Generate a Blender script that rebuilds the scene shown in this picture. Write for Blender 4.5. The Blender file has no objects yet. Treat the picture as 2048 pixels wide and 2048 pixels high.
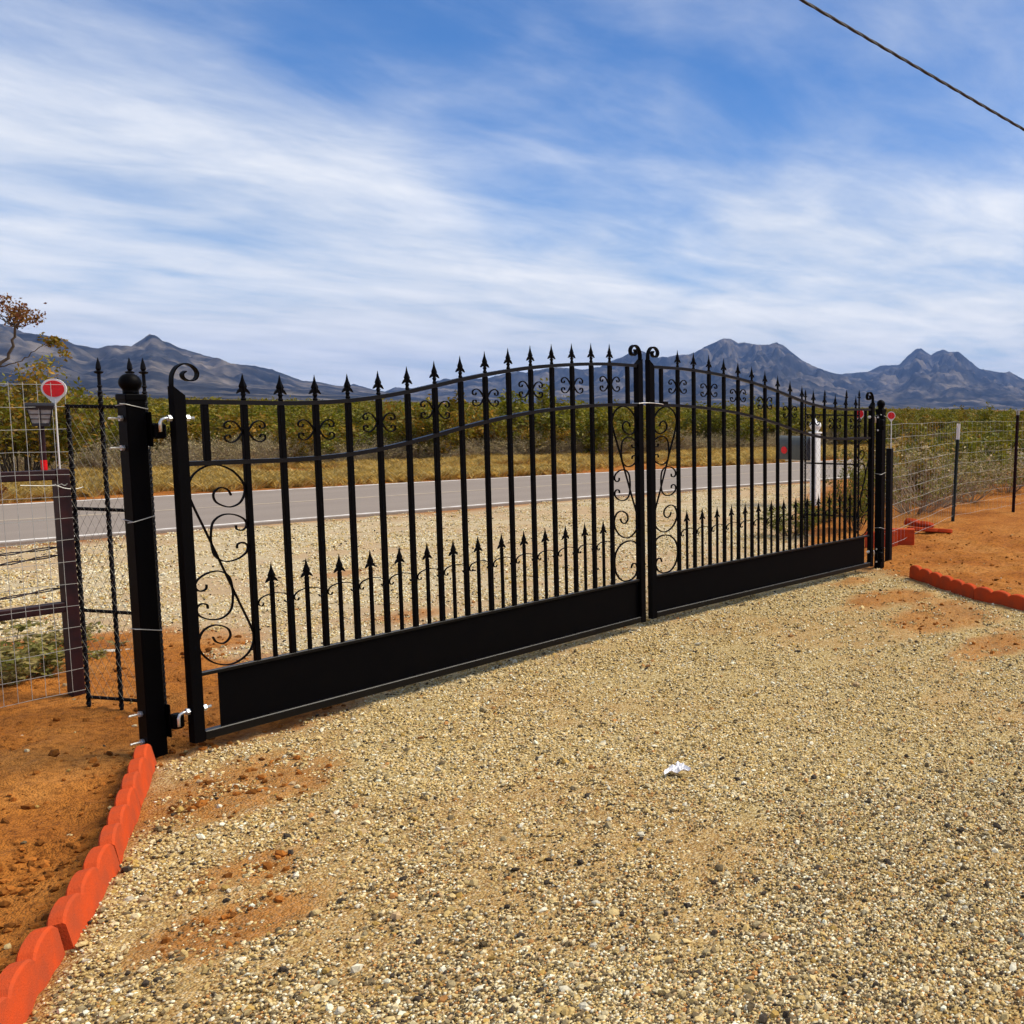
import bpy, math, random
import numpy as np
from mathutils import Vector, Matrix
R = math.radians
sc = bpy.context.scene
col = sc.collection
random.seed(7)
rng = np.random.default_rng(11)

# ------------------------------------------------------------------ camera
CAM = Vector((-2.9476, -5.0816, 1.6789))
cr, cu, cf = (0.44619701, -0.89482582, 0.0139635), (0.08590164, 0.05835443, 0.99459322), (0.89080252, 0.44258504, -0.10290458)
cd = bpy.data.cameras.new('camera'); cam = bpy.data.objects.new('camera', cd); col.objects.link(cam)
m = Matrix.Identity(4)
for i in range(3):
    m[i][0], m[i][1], m[i][2], m[i][3] = cr[i], cu[i], -cf[i], CAM[i]
cam.matrix_world = m
cd.sensor_width = 36; cd.lens = 36 * 1998.85 / 2048; cd.shift_x = -788.04 / 2048
cd.clip_start = 0.05; cd.clip_end = 60000
sc.camera = cam

# ------------------------------------------------------------------ light, sky, exposure
SUN_AZ, SUN_EL = -42.0, 50.0           # direction to the sun: degrees from +X, elevation
w = bpy.data.worlds.new('World'); sc.world = w; w.use_nodes = True
nt = w.node_tree; N = nt.nodes; LK = nt.links.new
for n in list(N): N.remove(n)
def wn(t, **k):
    n = N.new(t)
    for a, b in k.items(): setattr(n, a, b)
    return n
def wmath(op, a, b=None, c=None, clamp=False):
    n = wn('ShaderNodeMath', operation=op); n.use_clamp = clamp
    for i, v in enumerate((a, b, c)):
        if v is None: continue
        if isinstance(v, (int, float)): n.inputs[i].default_value = v
        else: LK(v, n.inputs[i])
    return n.outputs[0]
sky = wn('ShaderNodeTexSky', sky_type='NISHITA'); sky.sun_disc = False
sky.sun_elevation = R(SUN_EL); sky.sun_rotation = R(90 - SUN_AZ)
sky.altitude = 1300; sky.air_density = 1.0; sky.dust_density = 0.6; sky.ozone_density = 2.5
tc = wn('ShaderNodeTexCoord')
sep = wn('ShaderNodeSeparateXYZ'); LK(tc.outputs['Generated'], sep.inputs[0])
zc = wmath('MAXIMUM', sep.outputs[2], 0.0)
den = wmath('ADD', zc, 0.10)
px = wmath('DIVIDE', sep.outputs[0], den); py = wmath('DIVIDE', sep.outputs[1], den)
comb = wn('ShaderNodeCombineXYZ'); LK(px, comb.inputs[0]); LK(py, comb.inputs[1])
def cloudnoise(rot, sx, sy, scale, detail, rough, dist, off):
    mp = wn('ShaderNodeMapping'); LK(comb.outputs[0], mp.inputs[0])
    mp.inputs['Rotation'].default_value = (0, 0, R(rot)); mp.inputs['Scale'].default_value = (sx, sy, 1); mp.inputs['Location'].default_value = off
    nz = wn('ShaderNodeTexNoise'); LK(mp.outputs[0], nz.inputs['Vector'])
    nz.inputs['Scale'].default_value = scale; nz.inputs['Detail'].default_value = detail
    nz.inputs['Roughness'].default_value = rough; nz.inputs['Distortion'].default_value = dist
    return nz.outputs['Fac']
streak = cloudnoise(24, 0.75, 0.95, 1.0, 8, 0.57, 0.35, (3.1, 1.7, 0))
macro = cloudnoise(20, 0.65, 1.0, 0.55, 3, 0.5, 0.2, (0.4, 5.3, 0))
fine = cloudnoise(15, 0.8, 1.2, 2.4, 7, 0.58, 0.4, (7.7, 2.2, 0))
mx = wmath('ADD', wmath('MULTIPLY', streak, 0.55), wmath('MULTIPLY', macro, 0.45))
mx = wmath('ADD', mx, wmath('MULTIPLY', wmath('SUBTRACT', fine, 0.5), 0.36))
low = wmath('POWER', wmath('SUBTRACT', 1.0, wmath('MINIMUM', wmath('MULTIPLY', zc, 3.3), 1.0)), 1.3)   # the veil thickens towards the horizon
# a clear opening in the veil, high in the north-east
def blob(az, el, r_in, r_out):
    dv = wn('ShaderNodeVectorMath', operation='DOT_PRODUCT'); LK(warp, dv.inputs[0])
    dv.inputs[1].default_value = (math.cos(R(az)) * math.cos(R(el)), math.sin(R(az)) * math.cos(R(el)), math.sin(R(el)))
    hq = wn('ShaderNodeMapRange', interpolation_type='SMOOTHSTEP'); LK(dv.outputs['Value'], hq.inputs[0])
    hq.inputs[1].default_value = math.cos(R(r_out)); hq.inputs[2].default_value = math.cos(R(r_in)); hq.inputs[3].default_value = 0; hq.inputs[4].default_value = 1
    return hq.outputs[0]
wnz = wn('ShaderNodeTexNoise'); LK(tc.outputs['Generated'], wnz.inputs['Vector']); wnz.inputs['Scale'].default_value = 5.0; wnz.inputs['Detail'].default_value = 4
wsub = wn('ShaderNodeVectorMath', operation='SUBTRACT'); LK(wnz.outputs['Color'], wsub.inputs[0]); wsub.inputs[1].default_value = (0.5, 0.5, 0.5)
wsc = wn('ShaderNodeVectorMath', operation='SCALE'); LK(wsub.outputs[0], wsc.inputs[0]); wsc.inputs['Scale'].default_value = 0.20
wad = wn('ShaderNodeVectorMath', operation='ADD'); LK(tc.outputs['Generated'], wad.inputs[0]); LK(wsc.outputs[0], wad.inputs[1])
wnm = wn('ShaderNodeVectorMath', operation='NORMALIZE'); LK(wad.outputs[0], wnm.inputs[0]); warp = wnm.outputs[0]
hole = wmath('MAXIMUM', blob(50, 22.5, 1, 11), wmath('MAXIMUM', wmath('MULTIPLY', blob(44.5, 14.5, 0.5, 9.5), 0.85), wmath('MULTIPLY', blob(36, 20, 1, 9), 0.6)))
cov = wmath('ADD', wmath('ADD', wmath('MULTIPLY', wmath('SUBTRACT', mx, 0.5), 1.25), 0.45), wmath('MULTIPLY', low, 0.50)); cov = wmath('SUBTRACT', cov, wmath('MULTIPLY', hole, 0.25))
mr = wn('ShaderNodeMapRange', interpolation_type='SMOOTHSTEP'); LK(cov, mr.inputs[0])
mr.inputs[1].default_value = 0.12; mr.inputs[2].default_value = 0.88; mr.inputs[3].default_value = 0.0; mr.inputs[4].default_value = 0.98
ccol = wn('ShaderNodeMixRGB'); LK(wmath('ADD', wmath('ADD', wmath('MULTIPLY', wmath('SUBTRACT', streak, 0.5), 1.6), wmath('MULTIPLY', wmath('SUBTRACT', fine, 0.5), 1.2)), wmath('ADD', wmath('MULTIPLY', low, 0.15), 0.42), clamp=True), ccol.inputs[0])
ccol.inputs[1].default_value = (3.35, 3.8, 4.45, 1); ccol.inputs[2].default_value = (6.0, 6.0, 6.05, 1)
skyt = wn('ShaderNodeMixRGB', blend_type='MULTIPLY'); skyt.inputs[0].default_value = 1.0
LK(sky.outputs[0], skyt.inputs[1]); skyt.inputs[2].default_value = (0.31, 0.55, 0.80, 1)
mixs = wn('ShaderNodeMixRGB'); LK(mr.outputs[0], mixs.inputs[0]); LK(skyt.outputs[0], mixs.inputs[1]); LK(ccol.outputs[0], mixs.inputs[2])
bg = wn('ShaderNodeBackground'); LK(mixs.outputs[0], bg.inputs[0]); bg.inputs[1].default_value = 0.10
wo = wn('ShaderNodeOutputWorld'); LK(bg.outputs[0], wo.inputs[0])

sd = bpy.data.lights.new('sun', 'SUN'); sun = bpy.data.objects.new('sun', sd); col.objects.link(sun)
sd.energy = 2.8; sd.angle = R(30); sd.color = (1.0, 0.91, 0.76)
dvec = Vector((math.cos(R(SUN_AZ)) * math.cos(R(SUN_EL)), math.sin(R(SUN_AZ)) * math.cos(R(SUN_EL)), math.sin(R(SUN_EL))))
sun.rotation_euler = (-dvec).to_track_quat('-Z', 'Y').to_euler(); sun.location = (0, 0, 30)
vs = sc.view_settings; sc.display_settings.display_device = 'sRGB'
vs.view_transform = 'Standard'; vs.look = 'None'; vs.gamma = 1.0; vs.exposure = 0.85; vs.use_curve_mapping = False
sc.cycles.max_bounces = 6; sc.cycles.volume_bounces = 0; sc.cycles.adaptive_threshold = 0.02; sc.cycles.transparent_max_bounces = 8
sc.cycles.use_denoising = True

# ------------------------------------------------------------------ helpers: materials
def srgb(r, g, b):
    f = lambda c: (c / 12.92 if c <= 0.04045 else ((c + 0.055) / 1.055) ** 2.4)
    return (f(r / 255), f(g / 255), f(b / 255), 1)
def mat(name, base, rough=0.6, metal=0.0, spec=0.5, var=0.0, vscale=20.0, bump=0.0, bscale=60.0, base2=None, attr=None, attr_type='GEOMETRY', trans=0.0, ao=None):
    mt = bpy.data.materials.new(name); mt.use_nodes = True
    t = mt.node_tree; n = t.nodes; b = n['Principled BSDF']
    b.inputs['Roughness'].default_value = rough; b.inputs['Metallic'].default_value = metal; b.inputs['Specular IOR Level'].default_value = spec
    base = tuple(base[:3]) + (1,)
    b.inputs['Base Color'].default_value = base
    src = None
    co = n.new('ShaderNodeTexCoord')
    if attr:
        a = n.new('ShaderNodeAttribute'); a.attribute_name = attr; a.attribute_type = attr_type
        src = a.outputs['Color']
    if var > 0 or base2:
        nz = n.new('ShaderNodeTexNoise'); nz.inputs['Scale'].default_value = vscale; nz.inputs['Detail'].default_value = 6
        t.links.new(co.outputs['Object'], nz.inputs['Vector'])
        mxn = n.new('ShaderNodeMixRGB'); 
        mp = n.new('ShaderNodeMapRange'); mp.inputs[1].default_value = 0.35; mp.inputs[2].default_value = 0.65
        t.links.new(nz.outputs['Fac'], mp.inputs[0]); t.links.new(mp.outputs[0], mxn.inputs[0])
        b2 = (tuple(base2[:3]) + (1,)) if base2 else tuple(c * (1 - var) for c in base[:3]) + (1,)
        if src:
            mu = n.new('ShaderNodeMixRGB'); mu.blend_type = 'MULTIPLY'; mu.inputs[0].default_value = 1
            mxn.inputs[1].default_value = (1, 1, 1, 1); mxn.inputs[2].default_value = (1 - var,) * 3 + (1,)
            t.links.new(src, mu.inputs[1]); t.links.new(mxn.outputs[0], mu.inputs[2]); src = mu.outputs[0]
        else:
            mxn.inputs[1].default_value = base; mxn.inputs[2].default_value = b2; src = mxn.outputs[0]
    if src: t.links.new(src, b.inputs['Base Color'])
    if bump > 0:
        nb = n.new('ShaderNodeTexNoise'); nb.inputs['Scale'].default_value = bscale; nb.inputs['Detail'].default_value = 5
        t.links.new(co.outputs['Object'], nb.inputs['Vector'])
        bp = n.new('ShaderNodeBump'); bp.inputs['Strength'].default_value = 1.0; bp.inputs['Distance'].default_value = bump
        t.links.new(nb.outputs['Fac'], bp.inputs['Height']); t.links.new(bp.outputs[0], b.inputs['Normal'])
    if trans > 0:
        tr = n.new('ShaderNodeBsdfTranslucent'); ms = n.new('ShaderNodeMixShader'); ms.inputs[0].default_value = trans
        if src: t.links.new(src, tr.inputs['Color'])
        else: tr.inputs['Color'].default_value = base
        t.links.new(b.outputs[0], ms.inputs[1]); t.links.new(tr.outputs[0], ms.inputs[2])
        t.links.new(ms.outputs[0], n['Material Output'].inputs[0])
    return mt
M = {}
M['black'] = mat('black_gate_paint', (0.0011, 0.0010, 0.0014), 0.5, spec=0.05, base2=(0.0018, 0.0014, 0.0016), vscale=9, bump=0.0004, bscale=70)
M['rail'] = mat('black_gate_paint_highlight', (0.0018, 0.0017, 0.002), 0.36, spec=0.24, base2=(0.003, 0.0025, 0.0025), vscale=14, bump=0.0004, bscale=70)  # same gate paint, lighter and glossier: sky highlight put into the rails' material
M['iron'] = mat('black_iron_paint', (0.002, 0.0017, 0.003), 0.5, spec=0.12, var=0.3, vscale=30, bump=0.0006, bscale=90)
M['zinc'] = mat('galvanised_steel', (0.72, 0.73, 0.72), 0.35, metal=0.75, var=0.25, vscale=60)
M['wire'] = mat('galvanised_wire', (0.46, 0.46, 0.42), 0.5, metal=0.3, var=0.25, vscale=40)
M['net'] = mat('weathered_netting', (0.16, 0.15, 0.12), 0.6, metal=0.2, var=0.3, vscale=40)
M['rust'] = mat('rusty_barbed_wire', (0.035, 0.022, 0.03), 0.8, var=0.4, vscale=80)
M['maroon'] = mat('maroon_steel_paint', (0.030, 0.006, 0.007), 0.55, spec=0.25, base2=(0.013, 0.004, 0.006), vscale=12, bump=0.0006)
M['terra'] = mat('terracotta_concrete', (0.56, 0.070, 0.017), 0.95, spec=0.05, base2=(0.40, 0.066, 0.024), vscale=11, bump=0.0022, bscale=170)
M['red'] = mat('red_reflector', (0.88, 0.004, 0.010), 0.3, var=0.2, vscale=50)
M['white'] = mat('white_plastic', (0.80, 0.79, 0.75), 0.45, var=0.08, vscale=10)
M['vinyl'] = mat('white_vinyl', (0.82, 0.82, 0.80), 0.4, var=0.06, vscale=5)
M['mailbox'] = mat('grey_green_mailbox_paint', (0.085, 0.09, 0.075), 0.45, var=0.25, vscale=8)
M['dark'] = mat('dark_plastic', (0.02, 0.019, 0.024), 0.5)
M['glass'] = mat('frosted_lantern_glass', (0.45, 0.47, 0.45), 0.25, var=0.3, vscale=40)
M['green'] = mat('dark_green_post_paint', (0.018, 0.028, 0.022), 0.55, var=0.3, vscale=30)
M['paper'] = mat('white_paper', (0.80, 0.78, 0.78), 0.7, spec=0.2)
M['stone'] = mat('pale_stone', (0.66, 0.6, 0.5), 0.9, var=0.2, vscale=20, bump=0.003, bscale=30)
M['cable'] = mat('weathered_cable', (0.04, 0.035, 0.032), 0.7, var=0.4, vscale=60)
M['stem'] = mat('creosote_bark', (0.10, 0.072, 0.045), 0.9, var=0.45, vscale=20)
M['drystem'] = mat('dry_grey_twig', (0.36, 0.27, 0.17), 0.9, var=0.4, vscale=12)
M['leaf'] = mat('creosote_leaf', (0.1, 0.1, 0.02), 0.55, spec=0.25, attr='tint', var=0.2, vscale=1.2, trans=0.35)
M['grass'] = mat('dry_golden_grass', (0.5, 0.32, 0.08), 0.8, attr='tint', var=0.2, vscale=3, trans=0.35)

# ------------------------------------------------------------------ helpers: meshes
class MB:
    def __init__(s): s.v = []; s.f = []
    def add(s, vs, fs):
        o = len(s.v); s.v.extend([tuple(map(float, p)) for p in vs]); s.f.extend([tuple(o + i for i in f) for f in fs])
    def box(s, c, d, rz=0.0, bev=0.0):
        x, y, z = d[0] / 2, d[1] / 2, d[2] / 2
        ca, sa = math.cos(rz), math.sin(rz)
        if bev <= 0:
            P = [(-x, -y, -z), (x, -y, -z), (x, y, -z), (-x, y, -z), (-x, -y, z), (x, -y, z), (x, y, z), (-x, y, z)]
            F = [(0, 3, 2, 1), (4, 5, 6, 7), (0, 1, 5, 4), (1, 2, 6, 5), (2, 3, 7, 6), (3, 0, 4, 7)]
        else:
            P = []; b = bev
            for zz, ins in ((-z, b), (-z + b, 0), (z - b, 0), (z, b)):
                X, Y = x - ins, y - ins; c_ = b if ins == 0 else b * 0.6
                P += [(-X + c_, -Y, zz), (X - c_, -Y, zz), (X, -Y + c_, zz), (X, Y - c_, zz), (X - c_, Y, zz), (-X + c_, Y, zz), (-X, Y - c_, zz), (-X, -Y + c_, zz)]
            F = [tuple(range(7, -1, -1)), tuple(range(24, 32))]
            for r in range(3):
                for i in range(8):
                    j = (i + 1) % 8; F.append((r * 8 + i, r * 8 + j, r * 8 + 8 + j, r * 8 + 8 + i))
        P = [(c[0] + p[0] * ca - p[1] * sa, c[1] + p[0] * sa + p[1] * ca, c[2] + p[2]) for p in P]
        s.add(P, F)
    def rings(s, rings, close=True, caps=True):
        n = len(rings[0]); P = [p for r in rings for p in r]; F = []
        for k in range(len(rings) - 1):
            for i in range(n if close else n - 1):
                j = (i + 1) % n; F.append((k * n + i, k * n + j, (k + 1) * n + j, (k + 1) * n + i))
        if caps: F.append(tuple(range(n - 1, -1, -1))); F.append(tuple((len(rings) - 1) * n + i for i in range(n)))
        s.add(P, F)
    def lathe(s, prof, c=(0, 0, 0), n=12, sx=1, sy=1):
        s.rings([[(c[0] + r * sx * math.cos(2 * math.pi * i / n), c[1] + r * sy * math.sin(2 * math.pi * i / n), c[2] + z) for i in range(n)] for r, z in prof])
    def tube(s, path, rad, n=6):
        path = [Vector(p) for p in path]; K = len(path)
        rr = rad if hasattr(rad, '__len__') else [rad] * K
        tg = [(path[min(i + 1, K - 1)] - path[max(i - 1, 0)]).normalized() for i in range(K)]
        u = tg[0].orthogonal().normalized(); out = []
        for i in range(K):
            u = (u - tg[i] * u.dot(tg[i])).normalized(); vv = tg[i].cross(u)
            out.append([path[i] + (u * math.cos(2 * math.pi * a / n) + vv * math.sin(2 * math.pi * a / n)) * rr[i] for a in range(n)])
        s.rings(out)
    def flat(s, pts, t, d, y=0.0):
        """bar of thickness t (in the XZ plane) and depth d (along Y) swept along pts [(x, z)]"""
        K = len(pts); rg = []
        for i in range(K):
            a, b = pts[max(i - 1, 0)], pts[min(i + 1, K - 1)]
            dx, dz = b[0] - a[0], b[1] - a[1]; L = math.hypot(dx, dz) or 1e-9
            nx, nz = -dz / L * t / 2, dx / L * t / 2; x, z = pts[i]
            rg.append([(x + nx, y - d / 2, z + nz), (x - nx, y - d / 2, z - nz), (x - nx, y + d / 2, z - nz), (x + nx, y + d / 2, z + nz)])
        s.rings(rg)
    def twist(s, x, y, z0, z1, side, turns, n=60, axis='z', q=None):
        rg = []
        for i in range(n + 1):
            f = i / n; a = turns * 2 * math.pi * f; h = side / 2 * 1.41421
            ring = []
            for kx in range(4):
                an = a + kx * math.pi / 2
                p, r = h * math.cos(an), h * math.sin(an)
                if axis == 'z': ring.append((x + p, y + r, z0 + (z1 - z0) * f))
                else:
                    A, B = Vector(q[0]), Vector(q[1]); dv = (B - A).normalized(); sv = dv.cross(Vector((0, 0, 1))).normalized()
                    ring.append(A + (B - A) * f + sv * p + Vector((0, 0, 1)) * r)
            rg.append(ring)
        s.rings(rg)
    def mesh(s, name, mt, smooth=False):
        me = bpy.data.meshes.new(name); me.from_pydata(s.v, [], s.f); me.materials.append(M[mt] if isinstance(mt, str) else mt)
        import bmesh
        bm = bmesh.new(); bm.from_mesh(me); bmesh.ops.recalc_face_normals(bm, faces=bm.faces); bm.to_mesh(me); bm.free()
        if smooth: me.polygons.foreach_set('use_smooth', [True] * len(me.polygons))
        return me
    def build(s, name, mt, parent=None, loc=(0, 0, 0), rot=(0, 0, 0), smooth=False):
        return inst(s.mesh(name, mt, smooth), name, parent, loc, rot)
def inst(me, name, parent=None, loc=(0, 0, 0), rot=(0, 0, 0), scale=(1, 1, 1)):
    o = bpy.data.objects.new(name, me); col.objects.link(o); o.parent = parent
    o.location = loc; o.rotation_euler = rot; o.scale = scale
    return o
def tag(o, label, cat, group=None, kind=None):
    o['label'] = label; o['category'] = cat
    if group: o['group'] = group
    if kind: o['kind'] = kind
    return o
def thing(name, label, cat, loc=(0, 0, 0), rz=0.0, group=None):
    o = bpy.data.objects.new(name, None); col.objects.link(o); o.location = loc; o.rotation_euler = (0, 0, rz); o.empty_display_size = 0.1
    return tag(o, label, cat, group)
def struct(o): o['kind'] = 'structure'; return o
def npmesh(name, V, F, mt, attrs=None, smooth=False):
    me = bpy.data.meshes.new(name); V = np.asarray(V, np.float32); F = np.asarray(F, np.int32); k = F.shape[1]
    me.vertices.add(len(V)); me.vertices.foreach_set('co', V.ravel())
    me.loops.add(F.size); me.loops.foreach_set('vertex_index', F.ravel())
    me.polygons.add(len(F)); me.polygons.foreach_set('loop_start', np.arange(0, F.size, k, dtype=np.int32))
    try: me.polygons.foreach_set('loop_total', np.full(len(F), k, np.int32))
    except Exception: pass
    if smooth: me.polygons.foreach_set('use_smooth', np.ones(len(F), bool))
    for an, (ty, dom, data) in (attrs or {}).items():
        a = me.attributes.new(an, ty, dom); a.data.foreach_set('color' if 'COLOR' in ty else ('vector' if ty == 'FLOAT_VECTOR' else 'value'), np.asarray(data, np.float32 if ty != 'INT' else np.int32).ravel())
    me.update(calc_edges=True); me.validate(); me.materials.append(M[mt] if isinstance(mt, str) else mt)
    return me
def smoothstep(a, b, x):
    t = np.clip((x - a) / (b - a), 0, 1); return t * t * (3 - 2 * t)
def vnoise(x, y, seed=0):
    xi, yi = np.floor(x).astype(np.int64), np.floor(y).astype(np.int64); fx, fy = x - xi, y - yi
    fx, fy = fx * fx * (3 - 2 * fx), fy * fy * (3 - 2 * fy)
    def h(a, b):
        n = (a * 374761393 + b * 668265263 + seed * 1442695041) & 0xffffffff
        n = ((n ^ (n >> 13)) * 1274126177) & 0xffffffff
        return ((n ^ (n >> 16)) & 0xffff) / 65535.0
    return (h(xi, yi) * (1 - fx) + h(xi + 1, yi) * fx) * (1 - fy) + (h(xi, yi + 1) * (1 - fx) + h(xi + 1, yi + 1) * fx) * fy
def fbm(x, y, s, oct=4, seed=0, gain=0.5):
    o = np.zeros_like(x, float); a = 1.0; t = 0.0
    for k in range(oct):
        o += a * vnoise(x * s, y * s, seed + k * 17); t += a; a *= gain; s *= 2.03
    return o / t
def scatter(name, pts, rot, scl, idx, protos, tint=None):
    """one 'stuff' object: prototype meshes instanced on points"""
    c = bpy.data.collections.new(name + '_set')
    for i, me in enumerate(protos):
        o = bpy.data.objects.new('%s_piece_%02d' % (name, i), me); c.objects.link(o)
    me = bpy.data.meshes.new(name); me.vertices.add(len(pts)); me.vertices.foreach_set('co', np.asarray(pts, np.float32).ravel())
    for an, ty, d in (('rot', 'FLOAT_VECTOR', rot), ('scl', 'FLOAT_VECTOR', scl), ('idx', 'INT', idx)):
        a = me.attributes.new(an, ty, 'POINT'); a.data.foreach_set('vector' if ty == 'FLOAT_VECTOR' else 'value', np.asarray(d, np.float32 if ty != 'INT' else np.int32).ravel())
    if tint is not None:
        a = me.attributes.new('tint', 'FLOAT_COLOR', 'POINT'); a.data.foreach_set('color', np.asarray(tint, np.float32).ravel())
    ob = bpy.data.objects.new(name, me); col.objects.link(ob)
    g = bpy.data.node_groups.new(name + '_scatter', 'GeometryNodeTree')
    g.interface.new_socket('Geometry', in_out='INPUT', socket_type='NodeSocketGeometry'); g.interface.new_socket('Geometry', in_out='OUTPUT', socket_type='NodeSocketGeometry')
    n = g.nodes; gi = n.new('NodeGroupInput'); go = n.new('NodeGroupOutput')
    mp = n.new('GeometryNodeMeshToPoints'); ip = n.new('GeometryNodeInstanceOnPoints'); ci = n.new('GeometryNodeCollectionInfo')
    ci.inputs['Collection'].default_value = c; ci.inputs['Separate Children'].default_value = True; ci.inputs['Reset Children'].default_value = True
    def na(nm, ty):
        a = n.new('GeometryNodeInputNamedAttribute'); a.data_type = ty; a.inputs['Name'].default_value = nm; return a.outputs['Attribute']
    er = n.new('FunctionNodeEulerToRotation')
    L = g.links.new
    L(gi.outputs[0], mp.inputs[0]); L(mp.outputs[0], ip.inputs['Points']); L(ci.outputs[0], ip.inputs['Instance'])
    ip.inputs['Pick Instance'].default_value = True
    L(na('idx', 'INT'), ip.inputs['Instance Index']); L(na('rot', 'FLOAT_VECTOR'), er.inputs[0]); L(er.outputs[0], ip.inputs['Rotation']); L(na('scl', 'FLOAT_VECTOR'), ip.inputs['Scale'])
    L(ip.outputs[0], go.inputs[0])
    md = ob.modifiers.new('scatter', 'NODES'); md.node_group = g
    ob['kind'] = 'stuff'
    return ob

# ================================================================== STRUCTURE
# ------------------------------------------------------------------ ground sheet
def road_c(x):
    x = np.asarray(x, float); xc = np.clip(x, -14, 38)
    y = 12.3 - 0.125 * xc - 0.0012 * xc ** 2
    sl = -0.125 - 0.0024 * xc
    return y + sl * (x - xc)
ROAD_HW = 2.72
EDGE_L = np.array([(-0.475, 0.06), (-1.105, -0.965), (-1.57, -1.60), (-1.78, -1.92), (-2.68, -3.27), (-4.3, -5.6)])
EDGE_R = np.array([(5.93, -0.74), (5.65, -1.14), (5.38, -1.47), (5.13, -1.86), (5.0, -2.27), (4.7, -3.3), (4.2, -6.0)])
def side_of(poly, x, y):
    """signed distance-ish to a polyline read as x(y)"""
    o = np.argsort(poly[:, 1]); return x - np.interp(y, poly[o, 1], poly[o, 0])
PATCH = [(-0.93, -1.42, .34, .24), (-0.50, -0.62, .40, .34), (-1.15, -1.75, .3, .18), (4.4, -1.75, .75, .38), (4.9, -0.95, .7, .42), (3.6, -2.5, .6, .25), (0.35, 0.55, .6, .5), (3.3, 4.1, .45, .4), (2.2, 1.9, .4, .3), (5.4, -0.4, .5, .3)]
def gravel_mask(x, y):
    n = fbm(x, y, 1.6, 4, 3); n2 = fbm(x, y, 6.0, 3, 9)
    jit = (n - 0.5) * 0.9 + (n2 - 0.5) * 0.35
    front = smoothstep(-0.05, 0.10, side_of(EDGE_L, x, y)) * smoothstep(0.35, -0.15, side_of(EDGE_R, x, y) + jit * 0.5)
    lft = np.interp(y, [0, 0.6, 2, 3.2, 4.0, 5.5, 9], [0.35, 0.7, 1.1, 1.0, -0.8, -3.5, -6.5])
    rgt = np.interp(y, [0, 1.5, 3, 5, 7, 9], [5.9, 7.2, 9.6, 13.0, 17.0, 20.0])
    back = smoothstep(-0.25, 0.35, x - lft + jit) * smoothstep(0.5, -0.4, x - rgt + jit * 1.2)
    t = smoothstep(-0.1, 0.15, y + 0.02)
    g = front * (1 - t) + back * t
    g = g * smoothstep(0.3, -0.25, y - (road_c(x) - ROAD_HW) + 0.25 + jit * 0.2)
    p = np.zeros_like(x)
    for a, b, c, d in PATCH:
        r = np.hypot((x - a) / c, (y - b) / d) + jit * 1.5
        p = np.maximum(p, smoothstep(1.15, 0.45, r))
    thin = smoothstep(0.60, 0.40, fbm(x, y, 0.9, 4, 31) + (n2 - 0.5) * 0.2)
    g = g * (1 - 0.70 * p) * (0.72 + 0.28 * thin)
    return np.clip(g, 0, 1)
def axis(lo, hi, step, far, grow=1.13):
    a = list(np.arange(lo, hi + 1e-6, step)); s = step
    while a[-1] < far: s *= grow; a.append(a[-1] + s)
    s = step
    while a[0] > -far: s *= grow; a.insert(0, a[0] - s)
    return np.array(a)
gx, gy = axis(-3.6, 9.6, 0.05, 10200), axis(-5.2, 3.2, 0.05, 10200)
GX, GY = np.meshgrid(gx, gy); X, Y = GX.ravel(), GY.ravel()
G = gravel_mask(X, Y)
near = smoothstep(16, 9, np.hypot(X - 1, Y + 1))
def clod(x, y): return (np.maximum(fbm(x, y, 7.0, 3, 5) - 0.48, 0) * 0.11 + (fbm(x, y, 18.0, 2, 6) - 0.5) * 0.030 + (fbm(x, y, 1.1, 3, 8) - 0.5) * 0.05)
def ground_z(x, y):
    x = np.atleast_1d(np.asarray(x, float)); y = np.atleast_1d(np.asarray(y, float))
    g = gravel_mask(x, y); nr = smoothstep(16, 9, np.hypot(x - 1, y + 1))
    z = (1 - g) * clod(x, y) * nr + g * (fbm(x, y, 3.0, 3, 12) - 0.5) * 0.016 * nr
    dl = side_of(EDGE_L, x, y)
    z = z - 0.03 * smoothstep(0.5, 0.0, np.abs(dl + 0.32)) * smoothstep(0.15, -0.4, y) * (dl < 0.05)
    return z - 0.012
Z = ground_z(X, Y)
rz_ = np.abs(Y - road_c(X)); Z = np.where(rz_ < ROAD_HW + 0.5, -0.02 - 0.02 * smoothstep(ROAD_HW + 0.5, ROAD_HW, rz_), Z)
nx_, ny_ = len(gx), len(gy)
ii = (np.arange(ny_ - 1)[:, None] * nx_ + np.arange(nx_ - 1)[None, :]).ravel()
F = np.stack([ii, ii + 1, ii + 1 + nx_, ii + nx_], 1)
gm = bpy.data.materials.new('desert_ground'); gm.use_nodes = True
t = gm.node_tree; n = t.nodes; L = t.links.new; b = n['Principled BSDF']; b.inputs['Roughness'].default_value = 0.95; b.inputs['Specular IOR Level'].default_value = 0.15
co = n.new('ShaderNodeTexCoord').outputs['Object']
def nz(scale, det=5, rough=0.55):
    q = n.new('ShaderNodeTexNoise'); q.inputs['Scale'].default_value = scale; q.inputs['Detail'].default_value = det; q.inputs['Roughness'].default_value = rough; L(co, q.inputs['Vector']); return q.outputs['Fac']
def rampc(fac, stops):
    q = n.new('ShaderNodeValToRGB'); L(fac, q.inputs[0]); e = q.color_ramp.elements
    e[0].position, e[0].color = stops[0][0], tuple(stops[0][1]) + (1,); e[1].position, e[1].color = stops[-1][0], tuple(stops[-1][1]) + (1,)
    for p, c in stops[1:-1]:
        k = e.new(p); k.color = tuple(c) + (1,)
    return q.outputs[0]
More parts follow.
